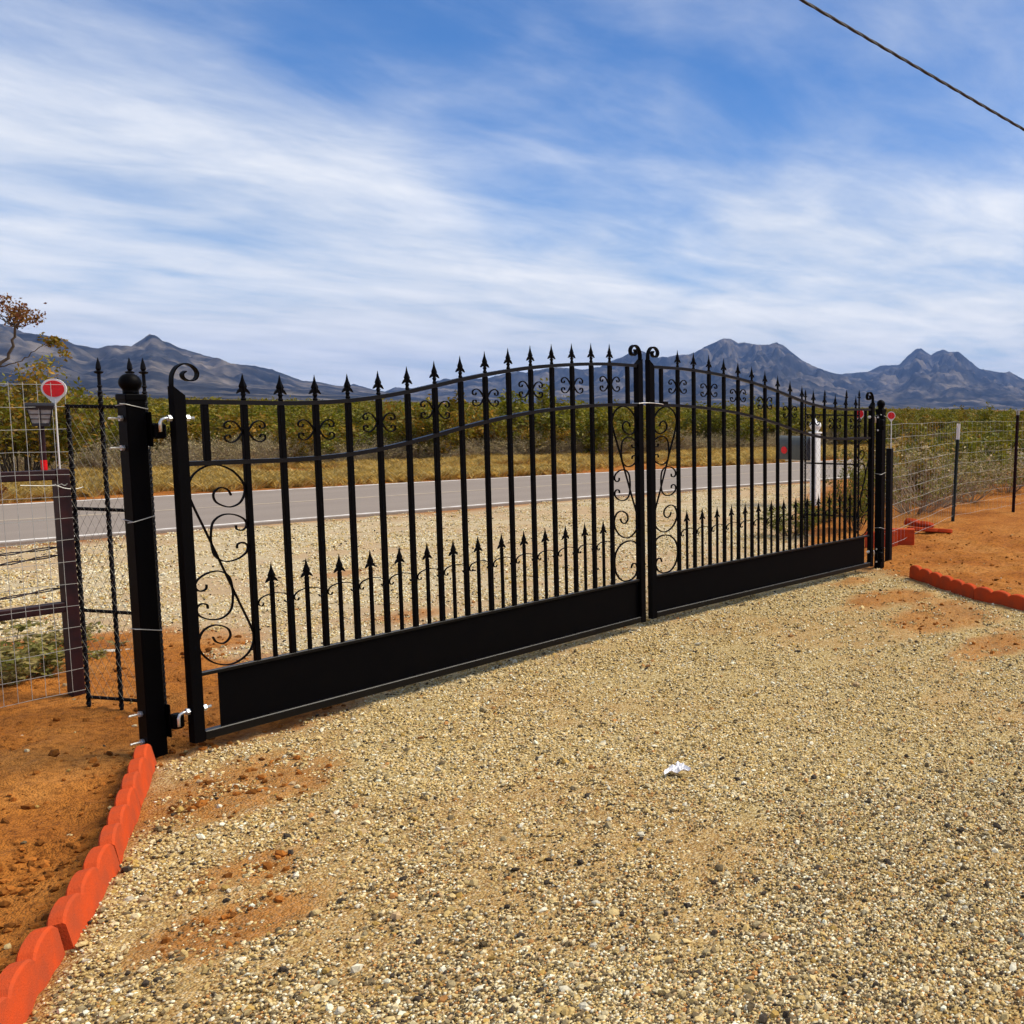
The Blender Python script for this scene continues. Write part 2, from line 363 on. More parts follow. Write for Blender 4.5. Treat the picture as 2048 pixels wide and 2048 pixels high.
def mixc(f, a, c, mode='MIX'):
    q = n.new('ShaderNodeMixRGB'); q.blend_type = mode
    if isinstance(f, (int, float)): q.inputs[0].default_value = f
    else: L(f, q.inputs[0])
    for i, v in ((1, a), (2, c)):
        if isinstance(v, tuple): q.inputs[i].default_value = v + (1,)
        else: L(v, q.inputs[i])
    return q.outputs[0]
dirt = rampc(nz(1.3, 6), [(0.3, (0.30, 0.095, 0.014)), (0.48, (0.41, 0.145, 0.022)), (0.7, (0.50, 0.215, 0.05))])
dirt = mixc(1.0, dirt, rampc(nz(28, 6, 0.7), [(0.34, (0.42, 0.38, 0.33)), (0.52, (0.95, 0.95, 0.95)), (0.72, (1.2, 1.2, 1.2))]), 'MULTIPLY')
vor = n.new('ShaderNodeTexVoronoi'); vor.inputs['Scale'].default_value = 115; L(co, vor.inputs['Vector'])
sepc = n.new('ShaderNodeSeparateColor'); L(vor.outputs['Color'], sepc.inputs[0])
speck = rampc(sepc.outputs[0], [(0.0, (0.12, 0.075, 0.03)), (0.16, (0.30, 0.20, 0.075)), (0.45, (0.46, 0.33, 0.125)), (0.75, (0.60, 0.455, 0.205)), (0.93, (0.74, 0.64, 0.40)), (1.0, (0.22, 0.14, 0.07))])
fines = mixc(nz(1.1, 5), (0.43, 0.295, 0.105), (0.38, 0.235, 0.065))
grav = mixc(0.85, fines, speck)
at = n.new('ShaderNodeAttribute'); at.attribute_name = 'gravel'
ap = n.new('ShaderNodeAttribute'); ap.attribute_name = 'pale'
grav = mixc(ap.outputs['Fac'], grav, mixc(0.5, grav, (0.60, 0.50, 0.36)))
L(mixc(at.outputs['Fac'], dirt, grav), b.inputs['Base Color'])
h1 = n.new('ShaderNodeMath'); h1.operation = 'MULTIPLY_ADD'; L(vor.outputs['Distance'], h1.inputs[0]); h1.inputs[1].default_value = -0.8; L(nz(45, 6, 0.7), h1.inputs[2])
bp = n.new('ShaderNodeBump'); bp.inputs['Distance'].default_value = 0.009; L(h1.outputs[0], bp.inputs['Height']); L(bp.outputs[0], b.inputs['Normal'])
me = npmesh('ground', np.stack([X, Y, Z], 1), F, gm, {'gravel': ('FLOAT', 'POINT', G), 'pale': ('FLOAT', 'POINT', smoothstep(-0.6, 1.6, Y))}, smooth=True)
struct(inst(me, 'ground'))

# ------------------------------------------------------------------ road with painted lines
rx = np.concatenate([np.linspace(-120, -14, 20), np.arange(-12, 40, 1.0), np.linspace(42, 260, 24)])
def strip(name, o0, o1, z, mt, th=0.0):
    P = []; c = road_c(rx); sl = np.gradient(c, rx); nx, ny = -sl / np.hypot(1, sl), 1 / np.hypot(1, sl)
    mb = MB()
    rg = []
    for i in range(len(rx)):
        a = (rx[i] + nx[i] * o0, c[i] + ny[i] * o0); d = (rx[i] + nx[i] * o1, c[i] + ny[i] * o1)
        rg.append([(a[0], a[1], z), (d[0], d[1], z), (d[0], d[1], z - th), (a[0], a[1], z - th)])
    mb.rings(rg)
    return mb.build(name, mt)
am = bpy.data.materials.new('worn_asphalt'); am.use_nodes = True
t = am.node_tree; n = t.nodes; L = t.links.new; b = n['Principled BSDF']; b.inputs['Roughness'].default_value = 0.9
co = n.new('ShaderNodeTexCoord').outputs['Object']
mpn = n.new('ShaderNodeMapping'); mpn.inputs['Scale'].default_value = (0.12, 1.6, 1); mpn.inputs['Rotation'].default_value = (0, 0, R(8)); L(co, mpn.inputs[0])
q = n.new('ShaderNodeTexNoise'); q.inputs['Scale'].default_value = 1.2; q.inputs['Detail'].default_value = 5; L(mpn.outputs[0], q.inputs['Vector'])
q2 = n.new('ShaderNodeTexNoise'); q2.inputs['Scale'].default_value = 90; q2.inputs['Detail'].default_value = 3; L(co, q2.inputs['Vector'])
c1 = mixc(q.outputs['Fac'], (0.205, 0.162, 0.128), (0.285, 0.232, 0.186)); c2 = rampc(q2.outputs['Fac'], [(0.3, (0.75, 0.75, 0.75)), (0.7, (1.15, 1.15, 1.15))])
L(mixc(1.0, c1, c2, 'MULTIPLY'), b.inputs['Base Color'])
road = struct(strip('road', -ROAD_HW, ROAD_HW, 0.0, am, 0.12))
M['line'] = mat('worn_white_road_paint', (0.80, 0.76, 0.70), 0.85, base2=(0.48, 0.42, 0.36), vscale=7)
M['yline'] = mat('worn_yellow_road_paint', (0.42, 0.33, 0.22), 0.85, base2=(0.32, 0.26, 0.20), vscale=5)
for nm, a, c_, mt in (('edge_line', -2.61, -2.51, 'line'), ('edge_line', 2.51, 2.61, 'line'), ('centre_line', -0.05, 0.05, 'yline')):
    o = strip(nm, a, c_, 0.004, mt, 0.003); o.parent = road

# ------------------------------------------------------------------ mountains (real height fields, kilometres away)
mm = bpy.data.materials.new('desert_mountain_rock'); mm.use_nodes = True
t = mm.node_tree; n = t.nodes; L = t.links.new; b = n['Principled BSDF']; b.inputs['Roughness'].default_value = 1.0; b.inputs['Specular IOR Level'].default_value = 0.0
co = n.new('ShaderNodeTexCoord').outputs['Object']
k1 = nz(0.004, 8, 0.65); k2 = nz(0.02, 6, 0.6)
L(mixc(1.0, rampc(k1, [(0.38, (0.010, 0.012, 0.016)), (0.5, (0.040, 0.039, 0.040)), (0.64, (0.17, 0.142, 0.112))]), rampc(k2, [(0.3, (0.55, 0.55, 0.55)), (0.7, (1.25, 1.25, 1.25))]), 'MULTIPLY'), b.inputs['Base Color'])
def mountain(name, prof, D, wf, wb, seed, rugged):
    """prof: (bearing deg, crest height / distance) as seen from the gate; crest runs at distance D"""
    prof = sorted(prof); A = np.array([p[0] for p in prof]); H = np.array([p[1] for p in prof])
    na, nr = 380, 170
    az = np.linspace(A[0], A[-1], na); el = np.interp(az, A, H)
    el = el + (fbm(az * 6, az * 0 + seed, 1.0, 4, seed) - 0.5) * 0.0012 * smoothstep(0, 0.02, el)
    tt = np.concatenate([np.linspace(-1, 0, 130), np.linspace(0, 1, nr - 129)[1:]])
    AZ, TT = np.meshgrid(az, tt); EL = np.broadcast_to(el, AZ.shape)
    Dv = D * (1 + 0.05 * np.sin(R(1) * az * 5 + seed))
    rr = Dv + np.where(TT < 0, TT * wf, TT * wb)
    d = np.abs(TT)
    sh = np.where(TT < 0, 0.62 * (1 - d) ** 1.25 + 0.38 * (1 - d) ** 5, (1 - d) ** 1.2)
    xx, yy = rr * np.cos(np.radians(AZ)), rr * np.sin(np.radians(AZ))
    wx = fbm(xx, yy, 1 / 900., 3, seed + 2) * 900
    rid = 1 - np.abs(2 * fbm(xx + wx, yy - wx, 1 / 520., 5, seed + 5, 0.55) - 1)
    rid2 = 1 - np.abs(2 * fbm(xx - wx, yy, 1 / 210., 4, seed + 9, 0.55) - 1)
    ua = np.radians(AZ) * D; gul = 1 - np.abs(2 * fbm(ua + wx * .35, rr * .30 + wx * .5, 1 / 330., 5, seed + 13, 0.58) - 1)
    hgt = EL * Dv * sh
    fall = np.clip(d * 4.5, 0, 1) * (1 - d) 
    hgt = hgt + (rid - 0.72) * rugged * EL * Dv * fall * 1.1 + (rid2 - 0.72) * rugged * 0.4 * EL * Dv * fall
    hgt = hgt + (gul - 0.74) * rugged * 0.85 * EL * Dv * np.clip(d * 7, 0, 1) * (1 - d) ** 1.3
    hgt = np.minimum(hgt, EL * rr * 1.0 + 1.6)
    hgt = np.where(d > 0.995, -8, hgt)
    V = np.stack([xx.ravel() + CAM.x, yy.ravel() + CAM.y, hgt.ravel()], 1)
    ii = (np.arange(nr - 1)[:, None] * na + np.arange(na - 1)[None, :]).ravel()
    return struct(inst(npmesh(name, V, np.stack([ii, ii + 1, ii + 1 + na, ii + na], 1), mm, smooth=True), name))
ML = [(95, .030), (88, .046), (82, .04), (77, .058), (72, .05), (69.5, .056), (68.08, .0521), (67.59, .0468), (67.09, .0463), (66.31, .0436), (65.92, .0395), (65.16, .0376), (64.74, .0405), (64.0, .0402), (63.64, .0457), (63.29, .0511), (63.02, .0488), (62.88, .0458), (62.54, .044), (62.16, .0401), (61.77, .0382), (61.23, .035), (60.77, .0333), (60.35, .0295), (59.47, .0285), (58.67, .0256), (57.98, .0204), (57.44, .0167), (56.71, .0159), (55.98, .013), (55.28, .0135), (54.72, .0115), (53.6, .0079), (52.2, .003), (51, .0)]
MM = [(58, .0), (56.3, .008), (55.28, .0150), (54.7, .012), (54.02, .0079), (53.41, .0127), (52.88, .0118), (52.05, .0132), (51.48, .0188), (51.05, .0214), (50.61, .0203), (49.97, .0236), (49.53, .022), (49.02, .0228), (48.51, .0255), (47.64, .0295), (47.2, .0284), (46.39, .032), (45.59, .0342), (44.23, .0329), (43.55, .0351), (42.4, .033), (41, .024), (39, .012), (37, .0)]
MR = [(48, .0), (46, .012), (44.4, .026), (43.4, .0355), (42.85, .0411), (42.15, .0462), (41.71, .0506), (41.29, .0522), (40.87, .0486), (40.39, .0453), (40.09, .0466), (39.83, .0462), (39.18, .0489), (38.6, .0492), (37.96, .0552), (37.37, .0607), (36.78, .0653), (36.42, .0652), (35.98, .0613), (35.54, .062), (34.89, .0603), (34.23, .0606), (33.85, .0632), (33.49, .0604), (32.97, .0533), (32.45, .0464), (31.63, .0396), (30.73, .034), (29.99, .032), (28.7, .026), (27, .015), (25, .0)]
MT = [(34, .0), (32, .02), (30.5, .0325), (29.99, .0337), (28.72, .036), (27.99, .0421), (26.94, .0429), (26.4, .0528), (25.96, .0593), (25.67, .0593), (25.13, .0531), (24.83, .0563), (24.45, .0591), (24.08, .0564), (23.56, .0566), (23.1, .0501), (22.34, .04), (21.75, .0387), (20.98, .0363), (20.7, .0383), (20.25, .034), (19.85, .0306), (18.5, .027), (16, .033), (13, .024), (9, .03), (5, .018), (0, .02), (-8, .0)]
mountain('mountain', ML, 5200, 2900, 1800, 3, 0.85)
mountain('mountain', MM, 7600, 2600, 1500, 8, 0.7)
mountain('mountain', MR, 8200, 4000, 1800, 15, 0.85)
mountain('mountain', MT, 9200, 4600, 1800, 23, 0.85)

# ------------------------------------------------------------------ haze: closed box of even air round the whole place
hb = MB(); hb.box((0, 0, 310 - 1.2), (23600, 23600, 620))
hm = bpy.data.materials.new('desert_air'); hm.use_nodes = True
t = hm.node_tree; n = t.nodes
for q in list(n): n.remove(q)
pv = n.new('ShaderNodeVolumePrincipled'); ho = n.new('ShaderNodeOutputMaterial'); t.links.new(pv.outputs[0], ho.inputs['Volume'])
pv.inputs['Color'].default_value = (0.30, 0.50, 1.0, 1); pv.inputs['Density'].default_value = 0.000050; pv.inputs['Anisotropy'].default_value = 0.0
haze = hb.build('haze', hm); haze['kind'] = 'stuff'

# ================================================================== OBJECTS
# ------------------------------------------------------------------ the gate leaves
SP = 0.18
MIDZ = [1.387, 1.386, 1.391, 1.404, 1.427, 1.459, 1.498, 1.538, 1.574, 1.605, 1.632, 1.652, 1.668, 1.680, 1.687]
def mid_at(u):
    k = u / SP
    if k <= 0: return 1.387 + 0.002 * k * 0
    if k >= 14: return 1.688
    i = min(int(k), 13); f = k - i
    g = lambda j: MIDZ[max(0, min(14, j))]
    p0, p1, p2, p3 = g(i - 1), g(i), g(i + 1), g(i + 2)
    return 0.5 * (2 * p1 + (p2 - p0) * f + (2 * p0 - 5 * p1 + 4 * p2 - p3) * f * f + (3 * p1 - p0 - 3 * p2 + p3) * f ** 3)
TOPD = 0.287
def arc(cx, cz, rx, rz, a0, a1, n=14):
    return [(cx + rx * math.cos(R(a0 + (a1 - a0) * i / n)), cz + rz * math.sin(R(a0 + (a1 - a0) * i / n))) for i in range(n + 1)]
def spiral(cx, cz, r0, r1, a0, a1, n=26):
    return [(cx + (r0 + (r1 - r0) * i / n) * math.cos(R(a0 + (a1 - a0) * i / n)), cz + (r0 + (r1 - r0) * i / n) * math.sin(R(a0 + (a1 - a0) * i / n))) for i in range(n + 1)]
def catmull(P, sub=6):
    out = []
    for i in range(len(P) - 1):
        p0, p1, p2, p3 = P[max(i - 1, 0)], P[i], P[i + 1], P[min(i + 2, len(P) - 1)]
        for s in range(sub):
            f = s / sub
            out.append(tuple(0.5 * (2 * p1[c] + (p2[c] - p0[c]) * f + (2 * p0[c] - 5 * p1[c] + 4 * p2[c] - p3[c]) * f * f + (3 * p1[c] - p0[c] - 3 * p2[c] + p3[c]) * f ** 3) for c in range(len(p1))))
    out.append(P[-1]); return out
def spear_mesh():
    mb = MB()
    mb.lathe([(0.0, -0.002), (0.010, 0), (0.0125, 0.006), (0.0085, 0.014), (0.0085, 0.022), (0.012, 0.028), (0.009, 0.036)], n=8)
    # blade: flattened diamond in section
    for z0, z1, w0, w1 in ((0.036, 0.068, 0.010, 0.0205), (0.068, 0.098, 0.0205, 0.0085), (0.098, 0.132, 0.0085, 0.0008)):
        mb.rings([[(w0, 0, z0), (0, w0 * 0.55, z0), (-w0, 0, z0), (0, -w0 * 0.55, z0)], [(w1, 0, z1), (0, w1 * 0.55, z1), (-w1, 0, z1), (0, -w1 * 0.55, z1)]])
    for s in (-1, 1):   # the two side leaves turned out and down
        c = [(s * 0.004, 0.050), (s * 0.013, 0.051), (s * 0.022, 0.044), (s * 0.030, 0.034)]
        wd = [0.020, 0.018, 0.014, 0.003]
        rg = []
        for (x, z), q in zip(c, wd): rg.append([(x, -0.006, z + q * .5), (x, -0.006, z - q * .5), (x, 0.006, z - q * .5), (x, 0.006, z + q * .5)])
        mb.rings(rg)
    return mb.mesh('spear_point', 'black')
SPEAR = spear_mesh()
mb = MB(); mb.box((0, 0, 0.5), (0.025, 0.025, 1.0), bev=0.0015); 
def bar_mesh(w_, h, bev=0.0018): q = MB(); q.box((0, 0, h / 2), (w_, w_, h), bev=bev); return q
def cscroll(t_=0.006):
    """C-shaped scroll opening towards +x, back at x=0, curls at the ends; unit in metres"""
    up = catmull([(0.0, 0.0), (0.012, 0.075), (0.055, 0.110), (0.110, 0.108), (0.155, 0.082), (0.165, 0.050), (0.146, 0.030), (0.120, 0.036), (0.116, 0.056)], 6)
    dn = [(x, -z) for x, z in up[::-1]]
    return dn[:-1] + up
def s_scroll():
    """long S scroll of a corner panel, centred on 0, spans +-0.125 x +-0.495"""
    half = catmull([(0.0, 0.0), (-0.062, 0.168), (-0.119, 0.320), (-0.130, 0.382), (-0.105, 0.445), (-0.045, 0.484), (0.020, 0.484), (0.085, 0.445), (0.125, 0.375), (0.105, 0.305), (0.050, 0.282), (-0.008, 0.308), (-0.020, 0.350), (0.010, 0.378), (0.045, 0.366), (0.060, 0.338)], 6)
    o = [(-x, -z) for x, z in half[::-1]]
    return o[:-1] + half
def xornament():
    r = [(0.001, 0.0), (0.012, 0.020), (0.030, 0.042), (0.056, 0.052), (0.080, 0.040), (0.080, 0.020), (0.062, 0.016), (0.056, 0.030)]
    u = catmull(r, 5); d = [(x, -z) for x, z in u[::-1]]
    return d[:-1] + u
def leaf(name, label, loc, rz, mir):
    root = thing(name, label, 'gate', loc, rz, 'leaves of the double driveway gate')
    mx = lambda u: mir * u
    fl = lambda P: [(mir * x, z) for x, z in P]
    D0 = 0.024
    # stiles
    for nm, u, ztop, inward in (('hinge_stile', -0.296, 1.735, 1), ('meeting_stile', 2.816, 2.015, -1)):
        q = MB(); hw = 0.024; zi = ztop - 0.042
        P = [(u - inward * hw, 0.048), (u + inward * hw, 0.048), (u + inward * hw, zi), (u - inward * hw, ztop)]
        q.rings([[(mx(x), -0.024, z) for x, z in P], [(mx(x), 0.024, z) for x, z in P]])
        st = q.build(nm, 'black', root)
        s = MB(); x0 = u - inward * (hw - 0.003)
        sc_ = 1.0 if inward > 0 else 0.92
        pts = [(0, -0.02), (0.001, 0.02), (0.006, 0.055), (0.026, 0.088), (0.058, 0.104), (0.092, 0.094), (0.112, 0.066), (0.104, 0.036), (0.078, 0.026), (0.054, 0.036), (0.048, 0.056), (0.062, 0.070)]
        s.flat(fl([(x0 + inward * x * sc_, ztop + z * sc_) for x, z in catmull(pts, 6)]), 0.006 if inward > 0 else 0.010, 0.030)
        s.build('scroll_finial', 'black', st)
    # rails
    us = np.concatenate([[-0.272], np.linspace(0, 2.52, 43), [2.792]])
    for nm, dz, th in (('top_rail', TOPD, 0.022), ('middle_rail', 0.0, 0.022)):
        q = MB(); q.flat([(mx(u), mid_at(u) + dz - 0.011) for u in us], th, 0.030); q.build(nm, 'rail', root)
    q = MB(); q.box((mx(1.26), 0, 0.073), (2.52 + 0.544, 0.044, 0.044), bev=0.004); br = q.build('bottom_rail', 'rail', root)
    q = MB(); q.box((mx(1.26), 0, 0.371), (2.52 + 0.544, 0.026, 0.018), bev=0.002); q.build('panel_rail', 'rail', root)
    q = MB(); q.box((mx((-0.187 + 2.792) / 2), 0.004, 0.2285), (2.792 + 0.187, 0.003, 0.267)); pn = q.build('kick_panel', 'black', root)
    wb = MB(); wb.box((0, 0, 0), (0.035, 0.012, 0.006), bev=0.0015); wb = wb.mesh('weld_bead', 'black')
    for u in np.arange(0.05, 2.7, 0.42): inst(wb, 'weld_bead', br, (mx(u), -0.012, 0.0975))
    # tall pickets with spears
    for k in range(15):
        u = k * SP; zt = mid_at(u) + TOPD
        h = zt - 0.022 - 0.380
        p = bar_mesh(0.0255 - 0.0, h); 
        po = p.build('picket', 'black', root, (mx(u), 0, 0.380))
        inst(SPEAR, 'spear_point', po, (0, 0, h + 0.022))
        if k % 2 == 0:
            zc_ = mid_at(u) + TOPD / 2 - 0.008
            for s in (-1, 1):
                q = MB(); q.flat([(s * x + s * 0.0130, z) for x, z in xornament()], 0.0055, 0.010); q.build('cross_scroll', 'black', root, (mx(u), 0, zc_))
    for u in (-0.18, 2.70):
        z0 = mid_at(u); q = bar_mesh(0.0255, TOPD - 0.022); q.build('picket_stub', 'black', root, (mx(u), 0, z0))
    # short dog pickets and the garland linking them
    dp = bar_mesh(0.017, 0.765 - 0.380).mesh('dog_picket', 'black')
    gl = catmull([(-0.052, -0.020), (-0.060, -0.032), (-0.074, -0.026), (-0.076, -0.008), (-0.060, 0.010), (-0.030, 0.020), (0.0, 0.023), (0.030, 0.020), (0.060, 0.010), (0.076, -0.008), (0.074, -0.026), (0.060, -0.032), (0.052, -0.020)], 5)
    q = MB(); q.flat(gl, 0.0045, 0.009, -0.013); glm = q.mesh('garland_scroll', 'black')
    for k in range(14):
        u = (k + 0.5) * SP
        po = inst(dp, 'dog_picket', root, (mx(u), 0, 0.380))
        inst(SPEAR, 'spear_point', po, (0, 0, 0.385 - 0.034), scale=(1.0, 1.0, 0.99))
        inst(glm, 'garland_scroll', root, (mx(u), 0, 0.684))
    # corner scroll panel at the hinge side
    def scroll(pts, cx, cz, sx=1, sz=1, th=0.0065, nm='corner_scroll'):
        q = MB(); q.flat(fl([(cx + x * sx, cz + z * sz) for x, z in pts]), th, 0.011); return q.build(nm, 'black', root)
    scroll(s_scroll(), -0.142, 0.877, 1.0, 1.0)
    scroll(cscroll(), -0.186, 1.010, 1.02, 1.02)
    scroll(cscroll(), -0.098, 0.738, -1.02, 1.04)
    # scroll panel at the meeting side: a tall S, two C scrolls and a large C below
    cx = 2.664
    scroll(s_scroll(), cx, 1.185, 0.98, 0.985, 0.008)
    scroll(cscroll(), cx + 0.050, 1.095, -0.98, 1.0, 0.007)
    scroll(cscroll(), cx - 0.040, 1.335, 0.98, 0.95, 0.007)
    scroll(catmull([(0.13, 0.10), (0.09, 0.135), (0.03, 0.150), (-0.05, 0.135), (-0.11, 0.08), (-0.128, 0.0), (-0.11, -0.08), (-0.05, -0.14), (0.03, -0.150), (0.09, -0.125), (0.115, -0.075), (0.10, -0.035), (0.065, -0.03), (0.05, -0.06)], 6), cx, 0.532, 0.98, 0.98, 0.009)
    return root
RW = Vector((3.25631, -0.00464, 0)); RY = -0.06804
gl_root = leaf('driveway_gate', 'black iron gate leaf nearest the camera, with large loose scroll at its left end', (0, 0, 0), 0.0, 1)
e = RW + Vector((math.cos(RY), math.sin(RY), 0)) * 2.52
gr_root = leaf('driveway_gate', 'farther black iron gate leaf, in front of the white mailbox post', tuple(e), RY, -1)
# galvanised hinge bolts and nuts belong to the leaves
def hinge_bolt(root, mir, z):
    s = mir
    q = MB(); q.tube([(s * -0.372, 0, z - 0.062), (s * -0.372, 0, z - 0.022), (s * -0.366, 0, z - 0.006), (s * -0.350, 0, z), (s * -0.300, 0, z), (s * -0.228, 0, z)], 0.0068, 8)
    bo = q.build('hinge_bolt', 'zinc', root, smooth=True)
    for x in (-0.332, -0.258):
        q = MB(); q.rings([[(s * (x - 0.007), 0.016 * math.cos(a), z + 0.016 * math.sin(a)) for a in np.arange(6) * math.pi / 3], [(s * (x + 0.007), 0.016 * math.cos(a), z + 0.016 * math.sin(a)) for a in np.arange(6) * math.pi / 3]])
        q.build('nut', 'zinc', bo)
for rt, mi in ((gl_root, 1), (gr_root, -1)):
    for z in (1.588, 0.205): hinge_bolt(rt, mi, z)
# wire loop and latch holding the two leaves together
lt = thing('latch_wire', 'thin silver wire looped around both leaves where they meet', 'wire', (2.90, 0, 1.69))
q = MB(); q.tube(catmull([(-0.115, -0.030, 0.0), (-0.03, -0.034, 0.004), (0.06, -0.036, 0.002), (0.15, -0.034, -0.004), (0.165, 0.0, -0.004), (0.14, 0.032, 0.0), (0.03, 0.034, 0.004), (-0.11, 0.030, 0.002), (-0.125, 0.0, 0.0), (-0.115, -0.030, 0.0)], 4), 0.0028, 6); q.build('loop', 'zinc', lt)
q = MB(); q.box((0.175, -0.034, 0.008), (0.055, 0.012, 0.020), bev=0.003); q.build('clasp', 'black', lt)

# ------------------------------------------------------------------ gate posts
def gate_post(label, loc, rz, mir, h=1.684, wz=(1.64, 1.12, 0.60)):
    r = thing('gate_post', label, 'post', loc, rz, 'square black gate posts')
    a = 0.082
    q = MB(); q.box((0, 0, h / 2 - 0.02), (a, a, h + 0.04 - 0.012), bev=0.006); po = q.build('shaft', 'black', r)
    q = MB(); q.box((0, 0, h - 0.003), (a + 0.006, a + 0.006, 0.03), bev=0.004); cp = q.build('cap', 'black', r)
    q = MB(); q.lathe([(0.030, 0.0), (0.031, 0.012), (0.030, 0.014)] + [(0.044 * math.sin(R(x)), 0.052 - 0.044 * math.cos(R(x))) for x in range(45, 181, 12)], (0, 0, h + 0.011), 20)
    q.build('ball_finial', 'black', r, smooth=True)
    for z in (1.535, 0.150):   # hinge box welded to a back plate
        q = MB(); q.box((mir * (a / 2 + 0.004), -0.035, z), (0.006, 0.06, 0.16), bev=0.001)
        q.box((mir * (a / 2 + 0.0325), -0.06, z - 0.008), (0.050, 0.052, 0.072), bev=0.008); q.build('hinge_box', 'black', r)
        for zz in (z + 0.05, z - 0.085):
            q = MB(); q.tube([(-mir * (a / 2 + 0.055), 0.0, zz), (-mir * (a / 2 - 0.002), 0.0, zz)], 0.0055, 6)
            q.rings([[(-mir * (a / 2 + 0.001), 0.014 * math.cos(t_), zz + 0.014 * math.sin(t_)) for t_ in np.arange(6) * math.pi / 3], [(-mir * (a / 2 + 0.013), 0.014 * math.cos(t_), zz + 0.014 * math.sin(t_)) for t_ in np.arange(6) * math.pi / 3]])
            q.tube([(mir * (a / 2 + 0.006), 0.0, zz), (mir * (a / 2 + 0.016), 0.0, zz)], 0.010, 6)
            q.build('hinge_plate_bolt', 'zinc', r)
    for i, z in enumerate(wz):   # tie wires round the shaft
        b_ = a / 2 + 0.003; s = 0.012 * (-1) ** i
        q = MB(); q.tube([(-b_ - 0.02, -b_ + .01, z + s), (-b_, -b_, z + s * .8), (b_, -b_, z - s), (b_ + 0.004, b_, z - s * .4), (-b_, b_, z + s * .2), (-b_, -b_, z + s * .8)], 0.0022, 5); q.build('tie_wire', 'wire', r)
    return r
PL = Vector((-0.402, 0.165, 0)); 
gate_post('black post with ball top carrying the near gate leaf, beside the terracotta edging', PL, 0.0, 1)
PR = Vector((6.325, -0.165, 0))
gate_post('black post with ball top carrying the far gate leaf, beside the wire fence', PR, RY, -1, 1.66, (1.60, 1.0, 0.42))

# ------------------------------------------------------------------ twisted iron fence panels beside the posts
def spear_small(s=1.0):
    q = MB(); q.lathe([(0.008, 0), (0.013, 0.006), (0.008, 0.014), (0.008, 0.03), (0.013, 0.036), (0.008, 0.044), (0.008, 0.10), (0.020, 0.106), (0.022, 0.112), (0.008, 0.118), (0.013, 0.128), (0.010, 0.150), (0.001, 0.185)], n=8, sx=s, sy=s); return q
def iron_panel(label, P, finial, H=1.70, top=1.63, name='iron_fence_panel'):
    P = [Vector((a, b_, 0)) for a, b_ in P]
    r = thing(name, label, 'fence panel', P[0], 0, 'twisted iron fence panels')
    O = P[0]
    for i, p in enumerate(P):
        h = H if finial[i] else top + 0.01
        q = MB(); d = p - O; q.twist(d.x, d.y, -0.03, h, 0.0165, 13, 150); b_ = q.build('twisted_bar', 'iron', r)
        if finial[i]: f = spear_small().build('spear_point', 'iron', b_, (d.x, d.y, h))
    for z in (top, 1.088, 0.538, 0.06):
        q = MB(); q.twist(0, 0, 0, 0, 0.014, 9, 90, axis='h', q=((0, 0, z), (P[-1].x - O.x, P[-1].y - O.y, z))); q.build('cross_bar', 'iron', r)
    # diamond wire netting
    q = MB(); D = P[-1] - O; Lh = D.length; u = D.normalized(); cell = 0.05
    nn = int((Lh + top) / cell)
    for sgn in (1, -1):
        k = -int(top / cell * 1.0) - 1
        while k * cell < Lh + top:
            # line x = k*cell + sgn*z*0.6
            a = []
            for z in (0.06, top):
                x = k * cell + (z * 0.6 if sgn > 0 else (top - z) * 0.6); a.append((x, z))
            (x0, z0), (x1, z1) = a
            # clip to 0..Lh
            def cl(x_): f = (x_ - x0) / (x1 - x0); return z0 + f * (z1 - z0)
            lo, hi = max(0, min(x0, x1)), min(Lh, max(x0, x1))
            if hi > lo:
                A, B = (lo, cl(lo)), (hi, cl(hi))
                q.tube([u * A[0] + Vector((0, 0, A[1])) + Vector((u.y, -u.x, 0)) * 0.012, u * B[0] + Vector((0, 0, B[1])) + Vector((u.y, -u.x, 0)) * 0.012], 0.0008, 3)
            k += 1
    q.build('wire_netting', 'net', r)
    return r
iron_panel('twisted black iron panel between the near gate post and maroon brace post', [(-0.180, 1.236), (-0.122, 1.033), (-0.070, 0.845), (-0.045, 0.770)], [0, 1, 1, 1])
iron_panel('twisted black iron panel behind the far end of the gate', [(6.10, 0.62), (6.13, 0.40), (6.17, 0.16), (6.19, 0.02)], [1, 1, 1, 1], 1.68, 1.60)

# ------------------------------------------------------------------ maroon brace fence, left
def sq(name, A, B, s, mt, parent, bev=0.004):
    A, B = Vector(A), Vector(B); d = B - A
    q = MB(); q.box((0, 0, 0), (d.length, s, s), bev=bev)
    o = q.build(name, mt, parent, (A + B) / 2); o.rotation_euler = (0, -math.asin(max(-1.0, min(1.0, d.z / d.length))), math.atan2(d.y, d.x)); return o
BP = Vector((-0.086, 1.575, 0))
r = thing('brace_fence', 'maroon steel brace frame behind the wire mesh, left of the near gate post', 'fence', BP)
sq('post', (0, 0, -0.05), (0, 0, 1.282), 0.062, 'maroon', r); sq('post', (-2.35, 0, -0.05), (-2.35, 0, 1.282), 0.062, 'maroon', r)
sq('rail', (-2.32, 0, 1.250), (-0.033, 0, 1.250), 0.055, 'maroon', r); sq('rail', (-2.32, 0, 0.512), (-0.033, 0, 0.512), 0.055, 'maroon', r)
